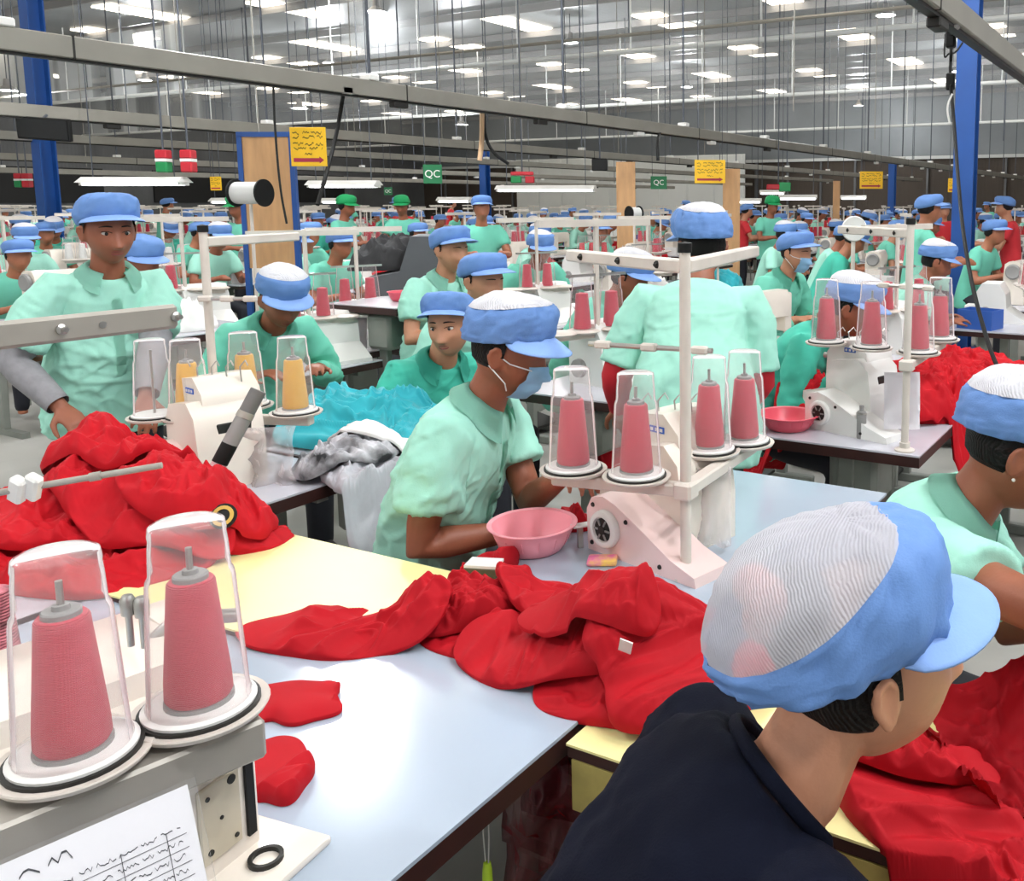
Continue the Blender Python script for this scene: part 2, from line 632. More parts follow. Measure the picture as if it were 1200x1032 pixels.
def thread_stand(label, base, ztop, plates, pz, guides=(), r=.0125, rods=(), group=None):
    """pole standing on the table; plates carried by bars; square guide arms and thin rods on top. world coordinates in"""
    bx, by, bz = base
    t = thing('thread_stand', label, 'thread stand', base, 0, group)
    MB().tube([(0, 0, 0), (0, 0, ztop - bz)], r, 14).build('pole', M_POLE, t, True)
    MB().lathe([(0, ztop - bz), (r + .003, ztop - bz), (r + .003, ztop - bz + .02), (0, ztop - bz + .024)], 14).build('pole_cap', M_BLACK, t, True)
    MB().lathe([(0, 0), (.034, 0), (.034, .006), (.018, .012), (.018, .03), (0, .03)], 18).build('foot', M_POLE, t, True)
    L = lambda p: (p[0] - bx, p[1] - by, p[2] - bz)
    for (x, y) in plates:
        lx, ly, lz = L((x, y, pz))
        plate_part(t, lx, ly, lz)
    # plates joined in bars through the pole
    left = [p for p in plates if p[1] <= by + 0.1]
    rest = [p for p in plates if p[1] > by + 0.1]
    for grp in (left, rest):
        if grp:
            far = max(grp, key=lambda p: (p[0] - bx) ** 2 + (p[1] - by) ** 2)
            v = Vector((far[0] - bx, far[1] - by, 0))
            e = v * (1 + .05 / max(v.length, .05))
            arm(t, (0, 0, pz - bz - .022), (e.x, e.y, pz - bz - .022), .034, .028, 'plate_bar')
    MB().box((0, 0, pz - bz - .022), (.046, .046, .04), bev=.006).build('clamp', M_POLE, t)
    for g in guides:
        (z, ends) = g
        arm(t, L((*ends[0], z)), L((*ends[1], z)), .03, .03, 'guide_arm')
        a, b = Vector(L((*ends[0], z))), Vector(L((*ends[1], z)))
        for f in (.18, .5, .85):
            q = a.lerp(b, f)
            MB().lathe([(0, 0), (.009, 0), (.009, .004), (.004, .006), (.004, .014), (0, .014)], 10,
                       Matrix.Translation((q.x, q.y, q.z)) @ Matrix.Rotation(PI / 2, 4, 'X') @ Matrix.Translation((0, 0, .014))).build('guide_eye', M_DARK, t, True)
    for (z, ends) in rods:
        a, b = Vector(L((*ends[0], z))), Vector(L((*ends[1], z)))
        MB().tube([a, b], .006, 8).build('guide_rod', M_STEEL, t, True)
        for f in (.12, .5, .9):
            q = a.lerp(b, f)
            MB().box(q, (.04, .02, .018), rz=math.atan2(b.y - a.y, b.x - a.x), bev=.004).build('rod_clamp', M_POLE, t)
    return t


# ------------------------------------------------------------------ sewing machines
def bevel_mb(mb, off, seg=2, ang=30):
    es = [e for e in mb.bm.edges if e.is_manifold and e.calc_face_angle(0) > math.radians(ang)]
    bmesh.ops.bevel(mb.bm, geom=es, offset=off, segments=seg, profile=.5, affect='EDGES')
    return mb


XZ = Matrix(((1, 0, 0, 0), (0, 0, 1, 0), (0, 1, 0, 0), (0, 0, 0, 1)))      # polygon xy -> xz, pulled along y


def overlock(label, p, rz=0.0, m=None, cover=None, group=None):
    """overlock machine: operator on -x, hand wheel on -y"""
    m = m or M_CREAM
    cover = cover or M_PINKISH
    t = thing('overlock_machine', label, 'sewing machine', p, rz, group)
    prof = [(-.115, 0), (-.118, .10), (-.10, .132), (-.06, .142), (-.02, .132), (.05, .10), (.16, .045), (.235, .022), (.24, 0)]
    bevel_mb(MB().prism(prof, -.165, -.05, XZ), .009, 3).build('belt_cover', cover, t, True)
    body = [(-.10, 0), (-.10, .20), (-.075, .245), (.04, .262), (.085, .22), (.10, .12), (.10, 0)]
    bd = bevel_mb(MB().prism(body, -.06, .135, XZ), .012, 3).build('body', m, t, True)
    head = [(-.13, .175), (-.125, .27), (-.09, .315), (.0, .325), (.05, .28), (.06, .22), (.0, .2)]
    bevel_mb(MB().prism(head, -.02, .15, XZ), .012, 3).build('head', m, t, True)
    bevel_mb(MB().prism([(-.24, 0), (-.24, .10), (-.10, .115), (-.10, 0)], -.02, .19, XZ), .008, 2).build('cloth_plate', m, t, True)
    W = Matrix.Translation((-.045, -.165, .068)) @ Matrix.Rotation(PI / 2, 4, 'X')
    hw = MB().lathe([(0, 0), (.044, 0), (.046, .006), (.044, .016), (.038, .020), (.031, .019), (.029, .012), (0, .012)], 32, W).build('hand_wheel', M_WHITE, t, True)
    MB().lathe([(0, .012), (.028, .012), (.027, .0155), (.012, .0165), (.011, .02), (0, .02)], 24, W).build('wheel_grille', M_DARK, hw, True)
    for k in range(6):
        a = k * PI / 3
        MB().box((-.045 + .019 * math.cos(a), -.1655 - .017, .068 + .019 * math.sin(a)), (.016, .003, .004), R=rotm(0, -a, 0)).build('spoke', M_GREYPL, hw)
    for (x, z) in ((-.095, .115), (.02, .098), (-.1, .02), (.13, .02)):
        MB().lathe([(0, 0), (.006, 0), (.005, .003), (0, .003)], 10, Matrix.Translation((x, -.165, z)) @ Matrix.Rotation(PI / 2, 4, 'X')).build('screw', M_DARK, t, True)
    for k in range(4):
        Mk = Matrix.Translation((-.118, .0 + .034 * k, .25)) @ Matrix.Rotation(-PI / 2, 4, 'Y')
        MB().lathe([(0, 0), (.013, 0), (.013, .006), (.008, .01), (.008, .022), (.011, .026), (.011, .034), (0, .036)], 14, Mk).build('tension_knob', M_STEEL, t, True)
    for k in range(5):
        x0, y0 = -.08 + .03 * k, -.01 + .028 * k
        MB().tube([(x0, y0, .30), (x0 - .005, y0, .345), (x0 + .01, y0 + .01, .365), (x0 + .02, y0 + .012, .35)], .0022, 6).build('thread_guide', M_STEEL, t)
    MB().tube([(-.17, .1, .10), (-.17, .1, .22)], .006, 8).build('presser_bar', M_STEEL, t, True)
    MB().box((-.17, .1, .118), (.07, .02, .005)).build('presser_foot', M_STEEL, t)
    MB().tube([(-.16, .1, .215), (-.09, .1, .235)], .008, 8).build('needle_arm', M_STEEL, t, True)
    MB().box((.087, .05, .17), (.012, .1, .05), bev=.003).build('side_plate', M_DARK, t)
    lb = MB().box((-.02, -.0215, .285), (.05, .002, .016)).build('maker_label', mat('label_blue', '2F5FC0', .5), t)
    for k in range(3):
        MB().box((-.036 + .016 * k, -.0228, .285), (.009, .001, .008)).build('letter', M_WHITE, lb)
    return t


def lockstitch(label, p, rz=0.0, group=None, m=None):
    """flat bed machine: operator on -x, needle on +y, wheel on -y"""
    m = m or M_CREAM
    t = thing('flatbed_machine', label, 'sewing machine', p, rz, group)
    MB().box((0, 0, .035), (.178, .47, .07), bev=.01, seg=2).build('bed', m, t, True)
    prof = [(-.075, 0), (-.08, .17), (-.07, .28), (-.04, .30), (.05, .295), (.075, .26), (.08, 0)]
    bevel_mb(MB().prism(prof, -.235, -.10, XZ @ Matrix.Translation((0, .05, 0))), .012, 2).build('column', m, t, True)
    arm_p = [(-.06, .20), (-.066, .29), (-.04, .345), (.03, .345), (.055, .29), (.05, .20)]
    bevel_mb(MB().prism(arm_p, -.20, .20, XZ), .016, 2).build('arm', m, t, True)
    MB().box((0, .205, .22), (.075, .06, .22), bev=.012, seg=2).build('needle_head', m, t, True)
    MB().tube([(0, .21, .07), (0, .21, .13)], .006, 8).build('needle_bar', M_STEEL, t, True)
    W = Matrix.Translation((0, -.235, .27)) @ Matrix.Rotation(PI / 2, 4, 'X')
    MB().lathe([(0, 0), (.05, 0), (.062, .008), (.062, .028), (.05, .036), (.03, .03), (0, .03)], 24, W).build('hand_wheel', M_GREYPL, t, True)
    MB().lathe([(0, 0), (.02, 0), (.02, .012), (.013, .016), (0, .016)], 12, Matrix.Translation((-.066, .02, .27)) @ Matrix.Rotation(-PI / 2, 4, 'Y')).build('stitch_dial', M_GREYPL, t, True)
    MB().box((-.068, -.12, .17), (.004, .06, .05)).build('control_panel', M_DARK, t)
    return t


# ------------------------------------------------------------------ tables, basins
def sew_table(label, x0, x1, y0, y1, z=TZ, top=None, group=None, legs=True, poly=None):
    cx, cy = (x0 + x1) / 2, (y0 + y1) / 2
    t = thing('sewing_table', label, 'table', (cx, cy, 0), 0, group)
    w, d = x1 - x0, y1 - y0
    poly = [(a - cx, b - cy) for a, b in poly] if poly else [(-w / 2, -d / 2), (w / 2, -d / 2), (w / 2, d / 2), (-w / 2, d / 2)]
    MB().prism(poly, z - .006, z).build('tabletop', top or M_TOPP, t)
    cxx = sum(a for a, b in poly) / len(poly)
    MB().prism([(a * .9985, b * .9985) for a, b in poly], z - .042, z - .0062).build('edge_band', M_WOODEDGE, t)
    if legs:
        for s in (-1, 1):
            yy = s * (d / 2 - .12)
            MB().box((.04, yy, (z - .042) / 2 + .02), (.06, .04, z - .085), bev=.004).build('leg', M_LEG, t)
            MB().box((0, yy, .025), (w * .85, .05, .05), bev=.006).build('foot', M_LEG, t)
            MB().box((0, yy, z - .056), (w * .85, .04, .028)).build('bearer', M_LEG, t)
        MB().box((.04, 0, .22), (.03, d - .25, .05)).build('cross_bar', M_LEG, t)
        MB().box((-w * .15, 0, .09), (.22, .34, .02), R=rotm(0, .2, 0), bev=.004).build('treadle', M_DARK, t)
        MB().box((.06, -d * .2, z - .15), (.18, .22, .2), bev=.02).build('motor', M_LEG, t, True)
    return t


def basin(label, p, m, r=.105, h=.065, group=None, ribs=True):
    t = thing('plastic_basin', label, 'basin', p, rnd.uniform(0, 3), group)
    k = r / .105
    prof = [(0, 0), (.066, 0), (.07, .003), (.083, .02), (.094, .045), (.0985, h - .004), (.106, h - .002), (.1085, h), (.1075, h + .002), (.097, h), (.0925, .045), (.0815, .022), (.068, .006), (0, .006)]
    MB().lathe([(a * k, b) for a, b in prof], 48).build('bowl', m, t, True)
    if ribs:
        for q in range(14):
            a = 2 * PI * q / 14
            MB().tube([(.0845 * k * math.cos(a), .0845 * k * math.sin(a), .021), (.0955 * k * math.cos(a), .0955 * k * math.sin(a), .047)], .0012, 5).build('rib', m, t, True)
    return t


# ------------------------------------------------------------------ things hung overhead
def tube_lamp(label, p, rz, length=1.25, group=None):
    t = thing('tube_lamp', label, 'lamp', p, rz, group)
    bevel_mb(MB().prism([(-.13, 0), (-.03, .06), (.03, .06), (.13, 0)], -length / 2, length / 2, XZ), .006, 1).build('reflector', M_WHITE, t)
    for s in (-1, 1):
        MB().tube([(s * .045, -length / 2 + .03, -.016), (s * .045, length / 2 - .03, -.016)], .014, 8).build('tube', M_TUBE, t, True)
    for s in (-1, 1):
        MB().box((0, s * (length / 2 - .02), -.012), (.15, .025, .035)).build('socket', M_WHITE, t)
    return t


def scribble(parent, x0, x1, y, h, off, seed, m, w=.0012):
    """line of hand-written looking marks in the local xz plane"""
    r = random.Random(seed)
    x = x0
    mb = MB()
    while x < x1:
        L = r.uniform(.6, 2.2) * h * 2
        n = max(3, int(L / (h * .35)))
        pts = [(min(x + L * i / n, x1), y + r.uniform(-.5, .5) * h) for i in range(n + 1)]
        for (a, b), (c, d) in zip(pts[:-1], pts[1:]):
            mb.raw([(a, off, b - w), (c, off, d - w), (c, off, d + w), (a, off, b + w)], [(0, 1, 2, 3)])
        x += L + h * r.uniform(.4, 1.3)
    return mb.build('writing', m, parent)


def hang_sign(label, p, w, h, rz, kind, rod_top=None):
    """sign panel facing local -y"""
    t = thing('hanging_sign', label, 'sign', p, rz)
    col = mat('sign_yellow', 'F2BE16', .5) if kind == 'yellow' else mat('sign_green', '0E6A3E', .5)
    MB().box((0, 0, 0), (w, .012, h), bev=.003).build('panel', col, t)
    if kind == 'yellow':
        ink = mat('sign_ink', '5A4708', .6)
        for q, (yy, hw) in enumerate(((.36, .42), (.25, .42), (.07, .42), (-.04, .4), (-.17, .1))):
            scribble(t, -w * hw, w * hw, h * yy, h * .085, -.0075, 3 + q, ink, h * .014)
        red = mat('sign_red', 'A31C3C', .5)
        y = -h * .34
        MB().raw([(-w * .42, -.0075, y - h * .05), (w * .30, -.0075, y - h * .05), (w * .30, -.0075, y - h * .09), (w * .43, -.0075, y), (w * .30, -.0075, y + h * .09), (w * .30, -.0075, y + h * .05), (-w * .42, -.0075, y + h * .05)],
                 [(0, 1, 2, 3, 4, 5, 6)]).build('arrow', red, t)
    elif kind == 'qc':
        me = text_mesh('QC', h * .55, .0005)
        o = link('lettering', me, M_WHITE, t)
        o.location = (0, -.0085, 0)
        o.rotation_euler = (PI / 2, 0, 0)
    if rod_top:
        for s in (-1, 1):
            MB().tube([(s * w * .4, 0, h / 2 - .01), (s * w * .4, 0, rod_top - p[2])], .004, 6).build('hanger', M_ROD, t)
    return t


def andon(label, p, low, rz=0, top=None):
    t = thing('signal_box', label, 'signal', p, rz)
    R_, W_, G_ = mat('signal_red', 'B71E2C', .5), M_WHITE, mat('signal_green', '128045', .5)
    MB().box((0, 0, .08), (.12, .12, .09), bev=.012).build('red_block', R_, t)
    MB().box((0, 0, .02), (.115, .115, .03)).build('white_band', W_, t)
    MB().box((0, 0, -.05), (.12, .12, .11), bev=.012).build('lower_block', G_ if low == 'g' else R_, t)
    if top:
        MB().tube([(0, 0, .12), (0, 0, top - p[2])], .01, 6).build('hanger', M_ROD, t)
    return t
# ------------------------------------------------------------------ people
M_SKIN = mat('skin_tan', 'A8694C', 0.5, var=0.1, vscale=18, bump=0.06, bscale=160)
M_SKIN2 = mat('skin_brown', '96583F', 0.5, var=0.1, vscale=18, bump=0.06, bscale=160)
M_SKIN3 = mat('skin_light', 'BC8365', 0.5, var=0.1, vscale=18, bump=0.06, bscale=160)
M_HAIR = mat('black_hair', '0D0A09', 0.6, wave=(90, 'X', 3.0, 0.5), spec=.25)
M_MINT = mat('mint_cotton', 'A0DBC8', 0.8, var=0.06, vscale=10, bump=0.12, bscale=400)
M_MINTD = mat('deep_mint_cotton', '6FC9B0', 0.8, var=0.06, vscale=10, bump=0.12, bscale=400)
M_TEAL = mat('teal_cotton', '3FB69E', 0.8, var=0.08, vscale=10, bump=0.12, bscale=400)
M_NAVY = mat('navy_jersey', '080C1C', 0.85, var=0.12, vscale=10, bump=0.15, bscale=350, spec=.12)
M_CAPB = mat('blue_cap_cotton', '638AC6', 0.75, var=0.08, vscale=22, bump=0.12, bscale=300)
M_BRIM = mat('blue_brim_cotton', '85A9E4', 0.7, var=0.05, vscale=22, bump=0.1, bscale=300)
M_CAPW = mat('white_cap_net', 'D3D2D8', 0.75, var=0.06, vscale=30, wave=(95, 'DIAGONAL', 1.2, 0.35))


def net_material():
    m = mat('white_cap_net_sheer', 'D2D0D8', 0.8, var=0.06, vscale=30, wave=(105, 'DIAGONAL', 1.4, 0.4))
    nt = m.node_tree
    tr = nt.nodes.new('ShaderNodeBsdfTransparent')
    mx = nt.nodes.new('ShaderNodeMixShader')
    mx.inputs[0].default_value = .68
    nt.links.new(tr.outputs[0], mx.inputs[1])
    nt.links.new(nt.nodes['Principled BSDF'].outputs[0], mx.inputs[2])
    nt.links.new(mx.outputs[0], nt.nodes['Material Output'].inputs[0])
    return m


M_NET = net_material()
M_CAPG = mat('green_cap_cotton', '149455', 0.75)
M_TROUS = mat('dark_trousers', '1C1D26', 0.8)
M_SHOE = mat('dark_shoe', '201C1A', 0.6)
M_LIPS = mat('lips', '8F4440', 0.45)
M_EYEW = mat('eye_white', 'D9D4CE', 0.3)
M_IRIS = mat('dark_iris', '150D0A', 0.15)
M_MASK = mat('blue_face_mask', '86B3D6', 0.7, var=0.05, vscale=30)
M_CORD = mat('mask_cord', 'E6E6E8', 0.6)
M_REDS = mat('red_sleeve_knit', 'C01526', 0.75)
M_GREYS = mat('grey_sleeve_knit', '8D8B8F', 0.8, var=0.15, vscale=40)


def gs(v, c, s):
    return np.exp(-((v - c) / s) ** 2)


def head_points(nu=64, nv=48):
    """head facing +y about its middle: arrays of shape (nv, nu, 3)"""
    az = np.linspace(0, 2 * PI, nu, endpoint=False)
    el = np.linspace(-PI / 2 + .04, PI / 2 - .04, nv)
    A, E = np.meshgrid(az, el)
    x = np.cos(E) * np.sin(A)
    y = np.cos(E) * np.cos(A)
    z = np.sin(E)
    X, Y, Z = x * .076, y * .096, z * .114
    low = np.clip(-Z / .114, 0, 1)
    X = X * (1 - .30 * low ** 1.6)
    back = np.clip(-Y / .09, 0, 1)
    Y = Y * (1 - .35 * low * (Y < 0))
    front = np.clip(Y / .05, 0, 1)
    Y = Y + front * low * .010 - front * .004 * gs(X, 0, .04) * gs(Z, .05, .04)
    up = np.clip((Z - .02) / .09, 0, 1)
    X = X * (1 + .02 * up)
    # features
    D = np.zeros_like(X)
    nz = np.clip((.022 - Z) / .058, 0, 1)
    D += .021 * gs(X, 0, .0105 + .007 * nz) * np.where((Z < .024) & (Z > -.04), nz ** 1.1, 0)
    D += .006 * gs(X, 0, .018) * gs(Z, -.034, .008)
    D += .007 * (gs(X, .013, .007) + gs(X, -.013, .007)) * gs(Z, -.034, .008)
    for s in (-1, 1):
        D -= .0085 * gs(X, s * .031, .017) * gs(Z, .011, .012)
        D += .0050 * gs(X, s * .031, .011) * gs(Z, .010, .0075)
        D += .0045 * gs(X, s * .030, .020) * gs(Z, .034, .009)
        D += .0050 * gs(X, s * .046, .018) * gs(Z, -.022, .020)
    D += .0065 * gs(X, 0, .020) * gs(Z, -.0545, .0048)
    D += .0070 * gs(X, 0, .017) * gs(Z, -.0655, .0052)
    D -= .0025 * gs(X, 0, .026) * gs(Z, -.060, .0022)
    D += .0080 * gs(X, 0, .020) * gs(Z, -.092, .014)
    Y = Y + D * front
    return np.stack([X, Y, Z], -1)


HEAD = head_points()
HV = HEAD.reshape(-1, 3)


def face_y(x, z):
    f = HV[HV[:, 1] > .01]
    d = (f[:, 0] - x) ** 2 + (f[:, 2] - z) ** 2
    k = np.argsort(d)[:4]
    w = 1 / (d[k] + 1e-7)
    return float((f[k, 1] * w).sum() / w.sum())


def add_head(mb, M, ears=True):
    nv, nu = HEAD.shape[:2]
    R = []
    for i in range(nv):
        R.append([mb.bm.verts.new(M @ Vector(HEAD[i, j])) for j in range(nu)])
    for i in range(nv - 1):
        for j in range(nu):
            mb.bm.faces.new((R[i][j], R[i][(j + 1) % nu], R[i + 1][(j + 1) % nu], R[i + 1][j]))
    mb.bm.faces.new(R[0][::-1])
    mb.bm.faces.new(R[-1])
    if ears:
        for s in (-1, 1):
            E = M @ Matrix.Translation((s * .078, -.010, -.004)) @ Matrix.Rotation(s * .35, 4, 'Z') @ Matrix.Rotation(-.15, 4, 'X')
            pts = [E @ Vector((s * .004, .008, -.030)), E @ Vector((s * .005, .013, -.010)), E @ Vector((s * .007, .010, .015)), E @ Vector((s * .009, -.004, .028)), E @ Vector((s * .010, -.018, .018)), E @ Vector((s * .009, -.018, -.002)), E @ Vector((s * .006, -.006, -.018)), E @ Vector((s * .004, .006, -.031))]
            mb.tube(pts, .0055, 8)
            mb.tube([E @ Vector((-s * .006, .004, -.020)), E @ Vector((-s * .004, -.002, .0)), E @ Vector((-s * .004, -.004, .020))], [.010, .013, .009], 8)


def loft(mb, rings, seg=20, cap=True):
    """rings: (centre, right vector, forward vector, half width, half depth)"""
    R = []
    for c, r, f, w, d in rings:
        row = []
        for j in range(seg):
            a = 2 * PI * j / seg
            ca, sa = math.cos(a), math.sin(a)
            ca = math.copysign(abs(ca) ** .85, ca)
            sa = math.copysign(abs(sa) ** .85, sa)
            row.append(mb.bm.verts.new(c + r * (w * ca) + f * (d * sa)))
        R.append(row)
    for a, b in zip(R[:-1], R[1:]):
        for j in range(seg):
            mb.bm.faces.new((a[j], a[(j + 1) % seg], b[(j + 1) % seg], b[j]))
    if cap:
        mb.bm.faces.new(R[0][::-1])
        mb.bm.faces.new(R[-1])
    return R


def remesh(mb, voxel, smooth=3, fac=.5, name='body'):
    me = mb.mesh(name)
    o = bpy.data.objects.new('remesh_tmp', me)
    C.objects.link(o)
    md = o.modifiers.new('r', 'REMESH')
    md.mode = 'VOXEL'
    md.voxel_size = voxel
    if smooth:
        sm = o.modifiers.new('s', 'SMOOTH')
        sm.iterations = smooth
        sm.factor = fac
    dg = bpy.context.evaluated_depsgraph_get()
    out = bpy.data.meshes.new_from_object(o.evaluated_get(dg))
    out.name = name
    bpy.data.objects.remove(o)
    bpy.data.meshes.remove(me)
    return out


def folds(me, amp, freq, seed=0, stretch=(1, 1, .35), zfn=None):
    n = len(me.vertices)
    co = np.empty(n * 3, np.float32)
    me.vertices.foreach_get('co', co)
    co = co.reshape(-1, 3)
    no = np.empty(n * 3, np.float32)
    me.vertex_normals.foreach_get('vector', no)
    no = no.reshape(-1, 3)
    off = Vector((seed * 3.7, seed * 1.9, seed * 5.1))
    d = np.empty(n, np.float32)
    for i in range(n):
        p = co[i]
        q = Vector((p[0] * stretch[0] * freq, p[1] * stretch[1] * freq, p[2] * stretch[2] * freq)) + off
        w = mnoise.noise(q * .45)
        q2 = q + Vector((w * 1.6, w * 1.2, w * .8))
        v = 1 - 2.2 * abs(mnoise.noise(q2))
        q3 = q * 2.1 + Vector((w, 3.1, -w))
        v = v * .75 + .45 * (.5 - 1.6 * abs(mnoise.noise(q3 + Vector((mnoise.noise(q3 * .6), 0, 0)))))
        k = amp if zfn is None else amp * zfn(p)
        d[i] = v * k
    co = co + no * d[:, None]
    me.vertices.foreach_set('co', co.astype(np.float32).ravel())
    me.update()


def fold_field(P, rg, L, nf, amp):
    """sharp soft-sided ridges as in crumpled jersey; P (.., 2) in metres, L size"""
    W = P.copy()
    for k in range(4):
        a = rg.uniform(0, 6.28)
        f = rg.uniform(4, 16)
        s = .35 / f
        W[..., 0] += s * np.sin(f * (P[..., 0] * math.cos(a) + P[..., 1] * math.sin(a)) + rg.uniform(0, 6))
        W[..., 1] += s * np.cos(f * (P[..., 1] * math.cos(a) - P[..., 0] * math.sin(a)) + rg.uniform(0, 6))
    H = np.zeros(P.shape[:-1])
    main = rg.uniform(0, PI)
    for k in range(nf):
        c = np.array([rg.uniform(-L, L), rg.uniform(-L, L)])
        a = main + rg.gauss(0, .95)
        l = L * rg.uniform(.25, .8)
        w1 = rg.uniform(.008, .022)
        w2 = w1 * rg.uniform(1.2, 3.2)
        A = amp * rg.uniform(.35, 1.0) * (w1 / .015) ** .5
        d = W - c
        u = d[..., 0] * math.cos(a) + d[..., 1] * math.sin(a)
        v = -d[..., 0] * math.sin(a) + d[..., 1] * math.cos(a) + rg.uniform(-.8, .8) * u * u / max(l, .05)
        pr = np.where(v > 0, np.exp(-(v / w1) ** 2), np.exp(-np.abs(v / w2) ** 1.3))
        h = A * pr * np.exp(-(u / l) ** 4)
        H = np.maximum(H, h) + .35 * np.minimum(H, h)
    # finer creases running off the large folds
    S = np.zeros_like(H)
    for k in range(int(nf * 2.6)):
        c = np.array([rg.uniform(-L, L), rg.uniform(-L, L)])
        a = main + rg.gauss(0, 1.3)
        l = L * rg.uniform(.10, .38)
        w1 = rg.uniform(.005, .012)
        w2 = w1 * rg.uniform(1.2, 3.0)
        A = amp * rg.uniform(.35, .8)
        d = W - c
        u = d[..., 0] * math.cos(a) + d[..., 1] * math.sin(a)
        v = -d[..., 0] * math.sin(a) + d[..., 1] * math.cos(a) + rg.uniform(-1.5, 1.5) * u * u / max(l, .05)
        S = np.maximum(S, A * np.where(v > 0, np.exp(-(v / w1) ** 2), np.exp(-np.abs(v / w2) ** 1.3)) * np.exp(-(u / l) ** 4))
    return H + S


def shirt_creases(me, seed, amp, top_z, nf=34):
    """creases pressed into a shirt from the front, the back and both sides"""
    n = len(me.vertices)
    co = np.empty(n * 3, np.float32)
    me.vertices.foreach_get('co', co)
    co = co.reshape(-1, 3).astype(np.float64)
    no = np.empty(n * 3, np.float32)
    me.vertex_normals.foreach_get('vector', no)
    no = no.reshape(-1, 3)
    c = co.mean(0)
    d = np.zeros(n)
    for ax, sg in ((0, 1), (0, -1), (1, 1), (1, -1)):
        rg = random.Random(seed * 7 + ax * 2 + sg)
        other = 1 - ax
        P = np.stack([co[:, other] - c[other], co[:, 2] - c[2]], -1)
        w = np.clip(no[:, ax] * sg, 0, 1) ** 1.2
        k = w > .02
        d[k] += fold_field(P[k], rg, .34, nf, amp) * w[k]
    d *= .45 + .55 * np.clip((top_z - co[:, 2]) / .22, 0, 1)
    co += no * d[:, None]
    me.vertices.foreach_set('co', co.astype(np.float32).ravel())
    me.update()


def ik(S, T, l1, l2, hint):
    """elbow point for a two bone limb"""
    v = T - S
    L = min(v.length, (l1 + l2) * .995)
    T = S + v.normalized() * L
    a = (l1 * l1 - l2 * l2 + L * L) / (2 * L)
    h = math.sqrt(max(l1 * l1 - a * a, 0))
    n = v.normalized()
    u = (hint - n * hint.dot(n)).normalized()
    return S + n * a + u * h, T


